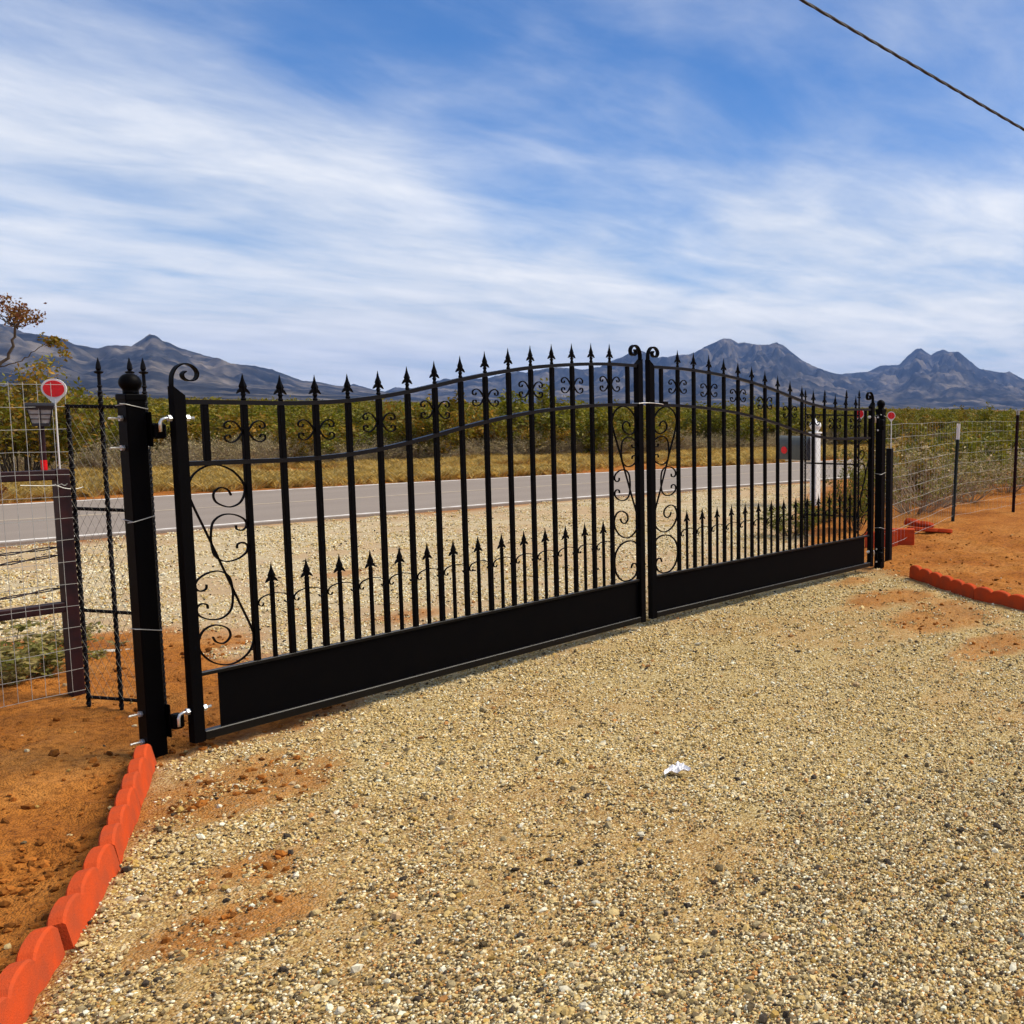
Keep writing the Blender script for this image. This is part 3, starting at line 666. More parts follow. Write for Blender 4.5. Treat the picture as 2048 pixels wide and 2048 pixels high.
def barbed(label, A, B, seed, grp):
    rd = random.Random(seed); A, B = Vector(A), Vector(B); q = MB(); K = 46
    for ph in (0, math.pi):
        q.tube([A + (B - A) * (i / K) + Vector((0, 0.006 * math.cos(i * 1.1 + ph), 0.006 * math.sin(i * 1.1 + ph) - 0.05 * math.sin(math.pi * i / K) * rd.uniform(.85, 1.15))) for i in range(K + 1)], 0.0042, 4)
    for i in range(2, K, 4):
        c = A + (B - A) * (i / K) - Vector((0, 0, 0.05 * math.sin(math.pi * i / K)))
        for s in range(2): 
            d = Vector((rd.uniform(-.6, .6), rd.uniform(-1, 1), rd.uniform(-1, 1))).normalized() * 0.016; q.tube([c - d, c + d], [0.001, 0.0028], 3)
    o = q.build('barbed_wire', 'rust', None); return tag(o, label, 'wire', grp)
for z0, z1, lb in ((0.845, 0.875, 'uppermost dark barbed wire tied to the maroon post'), (0.800, 0.77, 'middle dark barbed wire below the uppermost, tied to the maroon post'), (0.615, 0.600, 'lowest barbed wire, just above the lower maroon rail')):
    barbed(lb, (-0.120, 1.60, z0), (-2.43, 1.60, z1), int(z0 * 1000), 'barbed wires on the brace fence')
# welded wire mesh, left
def wire_mesh(label, A, B, z0, z1, dx, zs, off=0.0, rad=0.0014):
    A, B = Vector(A), Vector(B); d = B - A; u = d.normalized(); q = MB()
    for z in zs: 
        K = 10; q.tube([A + d * (i / K) + Vector((0, 0, z + 0.004 * math.sin(i * 2.3 + z * 9))) for i in range(K + 1)], rad * 1.25, 4)
    x = 0.0
    while x <= d.length: q.tube([A + u * x + Vector((0, 0, z0)), A + u * x + Vector((0, 0, z1))], rad, 4); x += dx
    o = q.build('wire_mesh_fence', 'wire', None); return tag(o, label, 'fence')
wire_mesh('silver welded wire mesh on the maroon brace frame at the left edge', (-0.060, 1.528, 0), (-2.45, 1.528, 0), 0.03, 1.755, 0.062, np.arange(0.03, 1.76, 0.1225))
r = thing('tie_wire', 'silver wire twisted round the top of the maroon post', 'wire', (-0.09, 1.53, 1.20))
q = MB(); q.tube(catmull([(-0.20, -0.004, 0.004), (-0.10, -0.006, -0.004), (-0.045, -0.012, -0.006), (-0.01, -0.016, -0.022), (0.04, -0.012, -0.030), (0.085, 0.0, -0.022)], 5), 0.0026, 5)
q.tube([(-0.06 + 0.01 * i, -0.01 + 0.006 * math.cos(i * 2), -0.004 + 0.006 * math.sin(i * 2)) for i in range(8)], 0.0026, 5); q.build('strand', 'wire', r)

# ------------------------------------------------------------------ round red reflectors
def reflector(label, loc, rz, rod0, zc_, s=1.0):
    r = thing('reflector', label, 'reflector', loc, rz, 'round red driveway reflectors')
    q = MB(); q.tube([(0, 0, rod0 - loc[2]), (0.001, 0, zc_ - loc[2] - 0.05 * s)], 0.0042, 8); q.build('rod', 'white', r)
    Rr = 0.056 * s; out = [(Rr * math.cos(R(a)), zc_ - loc[2] + Rr * math.sin(R(a))) for a in range(-45, 226, 15)] + [(-0.006, zc_ - loc[2] - Rr * 1.42), (0.006, zc_ - loc[2] - Rr * 1.42)]
    q = MB(); q.rings([[(x, -0.003, z) for x, z in out], [(x, 0.006, z) for x, z in out]]); bk = q.build('backing', 'white', r)
    for s2 in (-1, 1):
        pts = [(s2 * 0.0004, -1)] 
        A = np.linspace(-90, 90, 16); P = [(s2 * (0.0003 + 0.0462 * s * math.cos(R(a))), zc_ - loc[2] + 0.045 * s * math.sin(R(a))) for a in A]
        q = MB(); q.rings([[(x, -0.0062, z) for x, z in P], [(x, -0.0034, z) for x, z in P]]); q.build('red_lens', 'red', r)
    return r
reflector('round red reflector on white rod above the maroon post', (-0.088, 1.575, 1.282), R(-38), 1.275, 1.722)
reflector('small round red reflector right of the far gate post', (6.815, -0.035, 1.24), R(-62), 1.235, 1.60, 0.82)
reflector('small round red reflector seen through the far end of the gate', (6.66, 0.28, 0.0), R(-62), 0.0, 1.615)
# short brace fence, right
r = thing('brace_post', 'short dark steel brace post close behind the far gate post', 'post', (6.815, -0.02, 0))
sq('shaft', (0, 0, -0.05), (0, 0, 1.234), 0.062, 'iron', r)
q = MB(); q.box((0, 0, 1.237), (0.066, 0.066, 0.006), bev=0.001); q.build('cap_plate', 'iron', r)

# ------------------------------------------------------------------ solar lantern on the rail
r = thing('solar_lantern', 'small dark lantern with frosted panes standing on the maroon rail', 'lantern', (-0.158, 1.575, 1.278), R(-25))
q = MB(); q.tube([(0, 0, 0.055), (0, 0, 0.245)], 0.0135, 10); q.build('stake', 'maroon', r)
q = MB(); q.tube([(0, 0, 0.0), (0, 0, 0.055)], 0.0145, 10); q.build('base_socket', 'red', r)
def frus(z0, w0, z1, w1): return [[(w0, -w0, z0), (w0, w0, z0), (-w0, w0, z0), (-w0, -w0, z0)], [(w1, -w1, z1), (w1, w1, z1), (-w1, w1, z1), (-w1, -w1, z1)]]
q = MB(); q.rings(frus(0.250, 0.034, 0.335, 0.050)); gz = q.build('glass_body', 'glass', r)
q = MB(); q.rings(frus(0.335, 0.058, 0.352, 0.062)); q.rings(frus(0.352, 0.064, 0.366, 0.060)); q.build('solar_cap', 'dark', r)
q = MB(); q.rings(frus(0.240, 0.036, 0.252, 0.037)); q.build('base_plate', 'dark', r)
q = MB()
for f in (0.0, 0.33, 0.66, 1.0):
    z = 0.254 + 0.078 * f; w_ = 0.0352 + 0.0160 * f
    for s in (-1, 1): q.box((0, s * w_, z), (2 * w_ + .004, 0.003, 0.005)); q.box((s * w_, 0, z), (0.003, 2 * w_ + .004, 0.005))
for s in (-1, 1):
    for u in (-1, 0.05, 1):
        q.tube([(u * 0.0362, s * 0.0362, 0.252), (u * 0.052, s * 0.052, 0.336)], 0.0028, 4); q.tube([(s * 0.0362, u * 0.0362, 0.252), (s * 0.052, u * 0.052, 0.336)], 0.0028, 4)
q.build('lantern_cage', 'dark', r)

# ------------------------------------------------------------------ right wire fence with T-posts
FR = [(6.90, 0.12), (10.67, 0.89), (12.70, 0.72), (20.5, 0.55), (30, 0.3)]
q = MB()
for i in range(len(FR) - 1):
    A, B = Vector((*FR[i], 0)), Vector((*FR[i + 1], 0)); d = B - A; u = d.normalized()
    for z in np.arange(0.10, 1.52, 0.155):
        K = 8; q.tube([A + d * (j / K) + Vector((0, 0, z + 0.006 * math.sin(j * 1.9 + z * 7))) for j in range(K + 1)], 0.0021, 4)
    x = 0.08
    while x < d.length: q.tube([A + u * x + Vector((0, 0, 0.08)), A + u * x + Vector((0.004, 0, 1.505))], 0.0013, 3); x += 0.155 if i < 2 else 0.3
tag(q.build('wire_mesh_fence', 'wire'), 'silver field fence wire running right from the far gate post', 'fence')
def tpost(label, loc, h, lean, top_mt, body_mt, capz):
    r = thing('fence_post', label, 'post', loc, R(-10), 'steel posts of the field fence')
    r.rotation_euler = (0, lean, R(-25))
    q = MB(); q.box((0, 0.006, capz / 2 - 0.05), (0.048, 0.006, capz + 0.1)); q.box((0, -0.018, capz / 2 - 0.05), (0.006, 0.042, capz + 0.1))
    for z in np.arange(0.25, capz - 0.05, 0.11): q.box((0, -0.040, z), (0.016, 0.008, 0.03))
    q.build('shaft', body_mt, r)
    q = MB(); q.box((0, 0.006, (capz + h) / 2), (0.050, 0.008, h - capz)); q.box((0, -0.018, (capz + h) / 2), (0.008, 0.044, h - capz)); q.build('painted_tip', top_mt, r)
    return r
tpost('dark green steel fence post with white painted tip', (10.66, 0.90, 0), 1.47, 0.055, 'white', 'green', 1.235)
tpost('maroon steel fence post with pale cap at the right edge', (12.70, 0.70, 0), 1.68, 0.03, 'wire', 'maroon', 1.60)

# ------------------------------------------------------------------ mailbox on its white post
MBX = (11.75, 3.98, 0)
r = thing('mailbox', 'large grey green mailbox with red round reflector on white vinyl post', 'mailbox', MBX, R(-4))
q = MB(); q.box((0, 0, 0.60), (0.135, 0.135, 1.24), bev=0.006); q.build('post', 'vinyl', r)
q = MB(); q.box((0, 0, 1.245), (0.172, 0.172, 0.03), bev=0.006)
q.lathe([(0.055, 1.26), (0.060, 1.285), (0.085, 1.315), (0.102, 1.355), (0.100, 1.395), (0.078, 1.425), (0.030, 1.445), (0.018, 1.475), (0.002, 1.49)], (0, 0, 0), 18); q.build('post_cap', 'vinyl', r)
q = MB(); q.box((0, 0.30, 0.755), (0.10, 0.62, 0.03), bev=0.004); q.build('arm', 'vinyl', r)
prof = [(-0.155, 0.0), (-0.160, 0.20)] + [(0.160 * math.cos(R(a)), 0.22 + 0.185 * math.sin(R(a))) for a in range(170, 5, -15)] + [(0.160, 0.20), (0.155, 0.0)]
q = MB(); q.rings([[(x, 0.08, 0.775 + z) for x, z in prof], [(x, 0.70, 0.775 + z) for x, z in prof]]); q.build('box_body', 'mailbox', r)
q = MB(); q.rings([[(x * 1.03, 0.700, 0.773 + z * 1.015) for x, z in prof], [(x * 1.03, 0.725, 0.773 + z * 1.015) for x, z in prof]]); dr = q.build('door', 'mailbox', r)
q = MB(); q.box((0, 0.733, 1.13), (0.05, 0.016, 0.03), bev=0.003); q.build('handle', 'zinc', dr)
q = MB(); q.rings([[(x * 1.02, 0.055, 0.774 + z * 1.01) for x, z in prof], [(x * 1.02, 0.080, 0.774 + z * 1.01) for x, z in prof]]); q.build('back_plate', 'dark', r)
q = MB(); q.rings([[(-0.166, 0.545 + 0.062 * math.cos(a), 0.935 + 0.062 * math.sin(a)) for a in np.arange(18) * math.pi / 9], [(-0.158, 0.545 + 0.062 * math.cos(a), 0.935 + 0.062 * math.sin(a)) for a in np.arange(18) * math.pi / 9]]); q.build('reflector_disc', 'red', r)
q = MB()
for i, z in enumerate((1.14, 1.06, 0.97, 0.88, 0.79, 0.72)): q.box((-0.0690, 0.004 * (-1) ** i, z), (0.003, 0.045 + 0.012 * (i % 2), 0.035 + 0.012 * ((i * 7) % 3)), bev=0.001)
q.build('number_marks', 'dark', r)

# ------------------------------------------------------------------ scalloped terracotta edging
PITCH = 0.205
def edger_mesh(nsc, seed):
    rd = random.Random(seed); L_ = nsc * PITCH - 0.006; n_ = nsc * 10; rg = []; th = 0.047
    for i in range(n_ + 1):
        s = i / n_ * nsc; f = min(max(s - int(min(s, nsc - 1e-6)), 0), 1); c = math.sqrt(max(0, 1 - (2 * f - 1) ** 2 * 0.96))
        h = 0.066 + 0.036 * c; bl = 0.002 * c; x = -L_ / 2 + L_ * i / n_; hb = 0.007
        hw = th / 2
        rg.append([(x, -hw - bl * .3, -0.05), (x, -hw - bl, h - hb * 1.3), (x, -hw + hb * .8, h - 0.002), (x, hw - hb * .8, h), (x, hw + bl * .7, h - hb * 1.2), (x, hw + bl * .4, -0.05)])
    q = MB(); q.rings(rg); return q.mesh('edging_block', 'terra', smooth=False)
def along(poly, s):
    for i in range(len(poly) - 1):
        a, b_ = Vector(poly[i]), Vector(poly[i + 1]); l = (b_ - a).length
        if s <= l or i == len(poly) - 2: return a + (b_ - a) * (s / l), math.atan2(b_.y - a.y, b_.x - a.x)
        s -= l
ED = [edger_mesh(3, 1), edger_mesh(3, 2)]
LE = [tuple(p) for p in EDGE_L]; RE = [tuple(p) for p in EDGE_R]
names_l = ['first scalloped terracotta edging block, at the foot of the near gate post', 'second scalloped terracotta edging block from the near gate post', 'third scalloped terracotta edging block from the near gate post', 'fourth scalloped terracotta edging block from the near gate post, just past the open joint', 'fifth scalloped terracotta edging block, cut off by the bottom left corner']
s = 0.0
for i in range(5):
    p0, a0 = along(LE, s); p1, a1 = along(LE, s + 3 * PITCH); c = (p0 + p1) / 2; an = math.atan2(p1.y - p0.y, p1.x - p0.x)
    off = Vector((0.0, 0.0))
    if i >= 3: an += R(-3.0); off = Vector((-0.034, 0.010))
    o = inst(ED[i % 2], 'edging_block', None, (c.x + off.x, c.y + off.y, 0.0), (R(-9) if i % 2 else R(-11), 0, an + math.pi))
    tag(o, names_l[i], 'edging block', 'scalloped terracotta edging blocks'); s += 3 * PITCH
names_r = ['far end block of the scalloped terracotta edging right of the driveway', 'second block of the right terracotta edging, from the gate', 'third block of the right terracotta edging, at the right edge', 'fourth block of the right terracotta edging beyond the right edge']
s = 0.0
for i in range(4):
    p0, a0 = along(RE, s); p1, a1 = along(RE, s + 3 * PITCH); c = (p0 + p1) / 2; an = math.atan2(p1.y - p0.y, p1.x - p0.x)
    o = inst(ED[(i + 1) % 2], 'edging_block', None, (c.x, c.y, 0.03 - 0.008 * i), (R(-2 + i), R(1.0), an))
    tag(o, names_r[i], 'edging block', 'scalloped terracotta edging blocks'); s += 3 * PITCH
one = edger_mesh(2, 5)
def loose(label, loc, rot, me):
    o = inst(me, 'edging_block', None, loc, rot); tag(o, label, 'edging block', 'loose terracotta edging blocks')
q = MB(); q.box((0, 0, 0.10), (0.40, 0.085, 0.20), bev=0.006); BLK = q.mesh('edging_block', 'terra')
loose('plain upright terracotta block lying loose beside the far gate post', (8.02, 0.47, 0.0), (R(3), 0, R(-62)), BLK)
loose('terracotta block half hidden behind the far gate post', (7.72, 0.55, -0.01), (R(-4), 0, R(-40)), BLK)
loose('scalloped terracotta block lying flat beside the loose upright block', (9.25, 0.62, 0.045), (R(80), R(4), R(-55)), ED[0])
loose('scalloped terracotta block tilted on top of the flat one', (9.45, 0.88, 0.085), (R(60), R(12), R(-50)), one)

# ------------------------------------------------------------------ overhead cable
A, B = Vector((5.04, 0.02, 5.33)), Vector((7.79, -1.13, 4.75)); C0 = A + (A - B) * 2.6; C1 = B + (B - A) * 3.2
path = [tuple(C0 + (C1 - C0) * (i / 420) - Vector((0, 0, 0.0))) for i in range(421)]
cb = thing('overhead_cable', 'dark overhead service cable crossing the upper right sky', 'cable', tuple(C0))
for ph in (0, 1, 2):
    q = MB(); q.tube([Vector(p) - C0 + Vector((0.3, 0.7, 0)) .normalized() * 0.0085 * math.cos(i * 0.55 + ph * 2.094) + Vector((0, 0, 1)) * 0.0085 * math.sin(i * 0.55 + ph * 2.094) for i, p in enumerate(path)], 0.0085, 5); q.build('strand', 'cable', cb)

# ------------------------------------------------------------------ litter and stones
rd = random.Random(4); q = MB(); nu, nv = 12, 7; P = []
for a in range(nu):
    for b_ in range(nv):
        u, v = a / (nu - 1), b_ / (nv - 1) - 0.5; wd = 0.020 + 0.055 * u ** 1.2
        fold = abs(((u * 2.6 + v * 1.7) % 1.0) - 0.5) * 0.034 + abs(((u * 1.3 - v * 2.9 + .3) % 1.0) - 0.5) * 0.022
        P.append((-0.052 + 0.104 * u + 0.012 * v + rd.uniform(-.002, .002), v * wd * 1.5 + 0.012 * math.sin(u * 5) + rd.uniform(-.002, .002), 0.003 + fold * (0.35 + u) + rd.uniform(0, .002)))
top = len(P); Q = P + [(x_, y_, z_ - 0.0012) for x_, y_, z_ in P]; Fq = []
for a in range(nu - 1):
    for b_ in range(nv - 1):
        k_ = a * nv + b_; Fq += [(k_, k_ + nv, k_ + nv + 1, k_ + 1), (top + k_, top + k_ + 1, top + k_ + nv + 1, top + k_ + nv)]
for a in range(nu - 1): Fq += [(a * nv, top + a * nv, top + a * nv + nv, a * nv + nv), (a * nv + nv - 1, a * nv + 2 * nv - 1, top + a * nv + 2 * nv - 1, top + a * nv + nv - 1)]
for b_ in range(nv - 1): Fq += [(b_, b_ + 1, top + b_ + 1, top + b_), ((nu - 1) * nv + b_, top + (nu - 1) * nv + b_, top + (nu - 1) * nv + b_ + 1, (nu - 1) * nv + b_ + 1)]
q.add(Q, Fq)
tag(q.build('crumpled_paper', 'paper', None, (0.56, -2.17, 0.004), (0, 0, R(-20))), 'crumpled white paper scrap lying on the gravel driveway', 'paper')
def rock_mesh(seed, n_=1):
    rd = random.Random(seed); import bmesh
    bm = bmesh.new(); bmesh.ops.create_icosphere(bm, subdivisions=n_, radius=1.0)
    ax = [rd.uniform(.75, 1.25) for _ in range(3)]
    for v in bm.verts: v.co = Vector((v.co.x * ax[0], v.co.y * ax[1], v.co.z * ax[2] * 0.72)) * rd.uniform(0.72, 1.18)
    me = bpy.data.meshes.new('rock'); bm.to_mesh(me); bm.free(); return me
me = rock_mesh(77, 2); me.materials.append(M['stone'])
tag(inst(me, 'stone', None, (0.475, 2.49, 0.01), (0, 0, R(-35)), (0.125, 0.035, 0.03)), 'long pale stone on the dirt behind the twisted iron panel', 'stone')

# ------------------------------------------------------------------ gravel (countless: one stuff object)
pm = mat('pebble', (0.5, 0.4, 0.2), 0.85, spec=0.2, attr='tint', attr_type='INSTANCER', var=0.3, vscale=2.5)
protos = []
for i in range(10):
    me = rock_mesh(100 + i, 1); me.materials.append(pm); protos.append(me)
def sample_gravel(n, dmin, dmax, smin, smax, pw, keep_dirt, seed):
    g = np.random.default_rng(seed)
    az = g.uniform(R(-2), R(92), n); u = g.uniform(0, 1, n)
    d = dmin * (dmax / dmin) ** u            # density falls off as 1 / d^2
    x, y = CAM.x + d * np.cos(az), CAM.y + d * np.sin(az)
    k = gravel_mask(x, y); clump = fbm(x, y, 2.2, 3, 41); clump2 = fbm(x, y, 9.0, 2, 43)
    pr_ = keep_dirt + (1 - keep_dirt) * k ** 1.6 * smoothstep(0.15, 0.6, 0.55 * clump + 0.45 * clump2)
    dlr = side_of(EDGE_L, x, y); drr = side_of(EDGE_R, x, y)
    bad = (np.abs(dlr) < 0.05) & (y < 0.06) | (np.abs(drr) < 0.05) & (y < -0.7) | (np.abs(y - road_c(x)) < ROAD_HW + 0.1)
    ok = (g.uniform(0, 1, n) < pr_) & ~bad
    x, y, d = x[ok], y[ok], d[ok]; m_ = len(x)
    s = smin + (smax - smin) * g.uniform(0, 1, m_) ** pw
    s = s * (1 + 0.25 * smoothstep(5, 14, d))
    return x, y, s
pal = np.array([(0.52, 0.365, 0.138), (0.60, 0.445, 0.195), (0.68, 0.555, 0.315), (0.80, 0.725, 0.53), (0.36, 0.28, 0.145), (0.18, 0.13, 0.065), (0.055, 0.041, 0.028), (0.44, 0.21, 0.065), (0.54, 0.37, 0.19), (0.46, 0.29, 0.075)])
W0 = np.array([.18, .19, .17, .10, .07, .06, .04, .05, .05, .09]); W1 = np.array([.11, .12, .13, .11, .14, .14, .13, .04, .03, .05]); W2 = np.array([.10, .16, .24, .26, .07, .04, .02, .02, .07, .02])
def stone_tints(k, grey, g):
    cdf0, cdf1 = np.cumsum(W0), np.cumsum(W1); cd_ = cdf0[None] * (1 - grey[:, None]) + cdf1[None] * grey[:, None]
    cd_ = np.where(grey[:, None] < 0, np.cumsum(W2)[None], cd_)
    ci = np.minimum((g.uniform(0, 1, k)[:, None] > cd_).sum(1), 9)
    t_ = pal[ci] * g.uniform(0.75, 1.2, (k, 1)); return np.concatenate([np.clip(t_, 0, 0.85), np.ones((k, 1))], 1)
def paleness(x, y): return smoothstep(-0.6, 1.6, y) * (0.55 + 0.45 * smoothstep(0.3, 0.6, fbm(x, y, 0.9, 3, 57)))
def greyness(x, y): return smoothstep(0.36, 0.56, fbm(x, y, 0.8, 3, 55)) * smoothstep(-1.4, -3.0, y + 0.30 * x)
# singly placed larger stones
parts = [sample_gravel(44000, 1.5, 15, 0.0070, 0.0150, 2.3, 0.035, 2), sample_gravel(2400, 1.8, 12, 0.013, 0.021, 2.0, 0.05, 3)]
x = np.concatenate([p[0] for p in parts]); y = np.concatenate([p[1] for p in parts]); s = np.concatenate([p[2] for p in parts]); k = len(x)
z = ground_z(x, y) + s * rng.uniform(-0.1, 0.45, k)
rot = np.stack([rng.uniform(-.6, .6, k), rng.uniform(-.6, .6, k), rng.uniform(0, 6.28, k)], 1)
scatter('gravel', np.stack([x, y, z], 1), rot, s[:, None] * rng.uniform(0.7, 1.3, (k, 3)), rng.integers(0, 10, k), protos, stone_tints(k, greyness(x, y), rng))
# handfuls of fine crushed stone
pm2 = mat('crushed_stone', (0.5, 0.4, 0.2), 0.9, spec=0.15, attr='tint')
def handful(seed, grey):
    g_ = np.random.default_rng(seed); V, F, C = [], [], []; nst = 20; o_ = 0
    tn = stone_tints(nst, np.full(nst, grey), g_)
    for i in range(nst):
        me = protos[g_.integers(0, 10)]; v = np.empty(len(me.vertices) * 3, np.float32); me.vertices.foreach_get('co', v); v = v.reshape(-1, 3)
        f = np.array([p_.vertices[:] for p_ in me.polygons]); a, b_ = g_.uniform(0, 6.28, 2); sz = 0.0030 + 0.0050 * g_.random() ** 1.7
        v = v * sz * g_.uniform(.7, 1.35, 3); ca, sa = math.cos(a), math.sin(a); cb, sb = math.cos(b_ * .2 - .6), math.sin(b_ * .2 - .6)
        v = v @ np.array([[1, 0, 0], [0, cb, sb], [0, -sb, cb]]) @ np.array([[ca, sa, 0], [-sa, ca, 0], [0, 0, 1]])
        r_ = 0.055 * math.sqrt(g_.random()); t_ = g_.uniform(0, 6.28); v = v + np.array([r_ * math.cos(t_), r_ * math.sin(t_), sz * g_.uniform(0.0, .55)])
        V.append(v); F.append(f + o_); o_ += len(v); C.append(np.repeat(tn[i:i + 1], len(v), 0))
    return npmesh('handful', np.concatenate(V), np.concatenate(F), pm2, {'tint': ('FLOAT_COLOR', 'POINT', np.concatenate(C))})
hp = [handful(900 + i, 0.0 if i < 9 else (1.0 if i < 14 else -1.0)) for i in range(20)]
x, y, s = sample_gravel(66000, 1.5, 22, 0.9, 1.15, 1.0, 0.0, 1)
d = np.hypot(x - CAM.x, y - CAM.y); k = len(x); s = 0.9 * (1 + 0.7 * smoothstep(4, 14, d)) * rng.uniform(.85, 1.2, k)
gi_ = np.where(rng.uniform(0, 1, k) < greyness(x, y) * .9, rng.integers(9, 14, k), np.where(rng.uniform(0, 1, k) < paleness(x, y), rng.integers(14, 20, k), rng.integers(0, 9, k)))
scatter('fine_gravel', np.stack([x, y, ground_z(x, y)], 1), np.stack([np.zeros(k), np.zeros(k), rng.uniform(0, 6.28, k)], 1), s[:, None] * np.ones((1, 3)), gi_, hp)
# dirt clods on the bare soil
cmat = mat('soil_clod', (0.4, 0.16, 0.04), 0.95, spec=0.1, attr='tint', attr_type='INSTANCER', var=0.35, vscale=2.0)
cpro = []
for i in range(6):
    me = rock_mesh(300 + i, 1); me.materials.append(cmat); cpro.append(me)
n_ = 170000; az = rng.uniform(R(-4), R(95), n_); d = 1.6 * (14 / 1.6) ** rng.uniform(0, 1, n_); x, y = CAM.x + d * np.cos(az), CAM.y + d * np.sin(az)
kk = gravel_mask(x, y); dens = smoothstep(0.35, 0.8, 1 - kk) * (0.12 + smoothstep(0.40, 0.68, fbm(x, y, 3.2, 3, 61))) ; dlr = side_of(EDGE_L, x, y)
dens = dens * np.where((dlr < 0) & (y < 0.2), 1.0, 0.40); dens *= 1 + 1.5 * ((dlr < -0.02) & (dlr > -0.5) & (y < -0.6))
ok = (rng.uniform(0, 1, n_) < dens) & ~((np.abs(dlr) < 0.05) & (y < 0.06)) & (np.abs(y - road_c(x)) > ROAD_HW + 0.1) & ~((np.abs(side_of(EDGE_R, x, y)) < 0.05) & (y < -0.7)); x, y = x[ok], y[ok]; k = len(x)
s = 0.003 + 0.020 * rng.uniform(0, 1, k) ** 4
tint = np.array([(0.36, 0.125, 0.022)]) * rng.uniform(0.35, 1.25, (k, 1)) * np.array([[1, 1, 1]]); tint = np.concatenate([tint, np.ones((k, 1))], 1)
scatter('soil_clods', np.stack([x, y, ground_z(x, y) + s * 0.1], 1), np.stack([rng.uniform(-.6, .6, k), rng.uniform(-.6, .6, k), rng.uniform(0, 6.28, k)], 1), s[:, None] * rng.uniform(.7, 1.3, (k, 3)), rng.integers(0, 6, k), cpro, tint)

# ------------------------------------------------------------------ plants
def bush_meshes(seed, h, wd, nst, nleaf, lsize, cols, dry=False, lo=0.25, clump=9, name='bush'):
    """stems as thin tubes, leaves as small quads in clumps along the twigs"""
    rd = random.Random(seed); g = np.random.default_rng(seed); st = MB(); tw = []
    for i in range(nst):
        a = rd.uniform(0, 2 * math.pi); tilt = rd.uniform(0.05, 1.0) ** 0.8; hh = h * rd.uniform(0.65, 1.0) * (1 - 0.25 * tilt); out = wd / 2 * tilt * rd.uniform(.75, 1.05)
        bend = rd.uniform(-.3, .3); P = []
        for j in range(6):
            f = j / 5; rr_ = out * f ** 0.9; aa = a + bend * f + rd.uniform(-.12, .12)
            P.append(Vector((0.06 * wd * math.cos(a) + rr_ * math.cos(aa), 0.06 * wd * math.sin(a) + rr_ * math.sin(aa), hh * f ** 1.05 - 0.02)))
        r0 = 0.006 * h * rd.uniform(.8, 1.4); st.tube(P, [r0 * (1 - .8 * j / 5) for j in range(6)], 4)
        for b_ in range(rd.randint(3, 5)):
            f = rd.uniform(lo, 0.95); j = min(int(f * 5), 4); p = P[j].lerp(P[j + 1], f * 5 - j)
            d = Vector((math.cos(a + rd.uniform(-1.4, 1.4)), math.sin(a + rd.uniform(-1.4, 1.4)), rd.uniform(.5, 1.6))).normalized() * h * rd.uniform(.14, .32)
            q_ = [p, p + d * .5 + Vector((0, 0, -.01)), p + d + Vector((0, 0, .02 * h))]
            st.tube(q_, [r0 * .4, r0 * .3, r0 * .12], 3); tw.append(q_)
        tw.append(P[3:])
    C = np.array([np.array(t_[-2].lerp(t_[-1], rd.uniform(0.0, 1.05)) if rd.random() < .75 else t_[0].lerp(t_[-1], rd.uniform(.3, 1))) for t_ in [rd.choice(tw) for _ in range(max(1, nleaf // clump))]])
    ctint = g.uniform(0.6, 1.3, len(C)); cc = g.integers(0, len(cols), len(C))
    ix = np.repeat(np.arange(len(C)), clump); n_ = len(ix)
    ctr = C[ix] + g.normal(0, 0.045 * h, (n_, 3)) * np.array([1, 1, .8])
    ctr[:, 2] = np.maximum(ctr[:, 2], 0.02)
    u = g.normal(0, 1, (n_, 3)); u /= np.linalg.norm(u, axis=1)[:, None]; v = np.cross(u, g.normal(0, 1, (n_, 3))); v /= np.linalg.norm(v, axis=1)[:, None]
    s_ = lsize * g.uniform(.6, 1.4, n_)[:, None]; a_ = 0.45
    V = np.stack([ctr - u * s_, ctr + v * s_ * a_, ctr + u * s_, ctr - v * s_ * a_], 1).reshape(-1, 3)
    F = np.arange(n_ * 4).reshape(-1, 4)
    cl = np.array(cols)[cc][ix] * (ctint[ix] * g.uniform(.8, 1.2, n_))[:, None]
    cl = np.concatenate([cl, np.ones((n_, 1))], 1); cl = np.repeat(cl, 4, 0)
    crown = npmesh('crown', V, F, 'leaf', {'tint': ('FLOAT_COLOR', 'POINT', cl)})
    return crown, st.mesh('stems', 'drystem' if dry else 'stem')
OLIVE = [(0.185, 0.180, 0.008), (0.235, 0.205, 0.010), (0.135, 0.145, 0.008), (0.27, 0.215, 0.016)]
GOLD = [(0.30, 0.19, 0.012), (0.23, 0.17, 0.012), (0.36, 0.19, 0.016), (0.17, 0.15, 0.012)]
GREYB = [(0.40, 0.32, 0.16), (0.46, 0.36, 0.18), (0.30, 0.25, 0.10)]
REDB = [(0.20, 0.075, 0.020), (0.27, 0.11, 0.02), (0.16, 0.05, 0.02), (0.30, 0.16, 0.03)]
PALE = [(0.50, 0.38, 0.20), (0.36, 0.29, 0.10), (0.22, 0.20, 0.02), (0.16, 0.165, 0.015)]
CB = [bush_meshes(500 + i, 1.0, 1.25 + 0.2 * (i % 3), 20, 2600, 0.030, OLIVE if i % 4 else GOLD, lo=0.12, clump=12) for i in range(5)]
DB = [bush_meshes(600 + i, 1.0, 1.7, 30, 750, 0.022, GREYB, dry=True, lo=0.1, clump=6) for i in range(3)]
def bush(name, label, loc, h, wd, me, rz, group=None, cat='bush'):
    r = thing(name, label, cat, loc, rz, group); sc_ = (wd, wd, h)
    r.scale = sc_
    inst(me[0], 'crown', r); inst(me[1], 'stems', r)
    return r
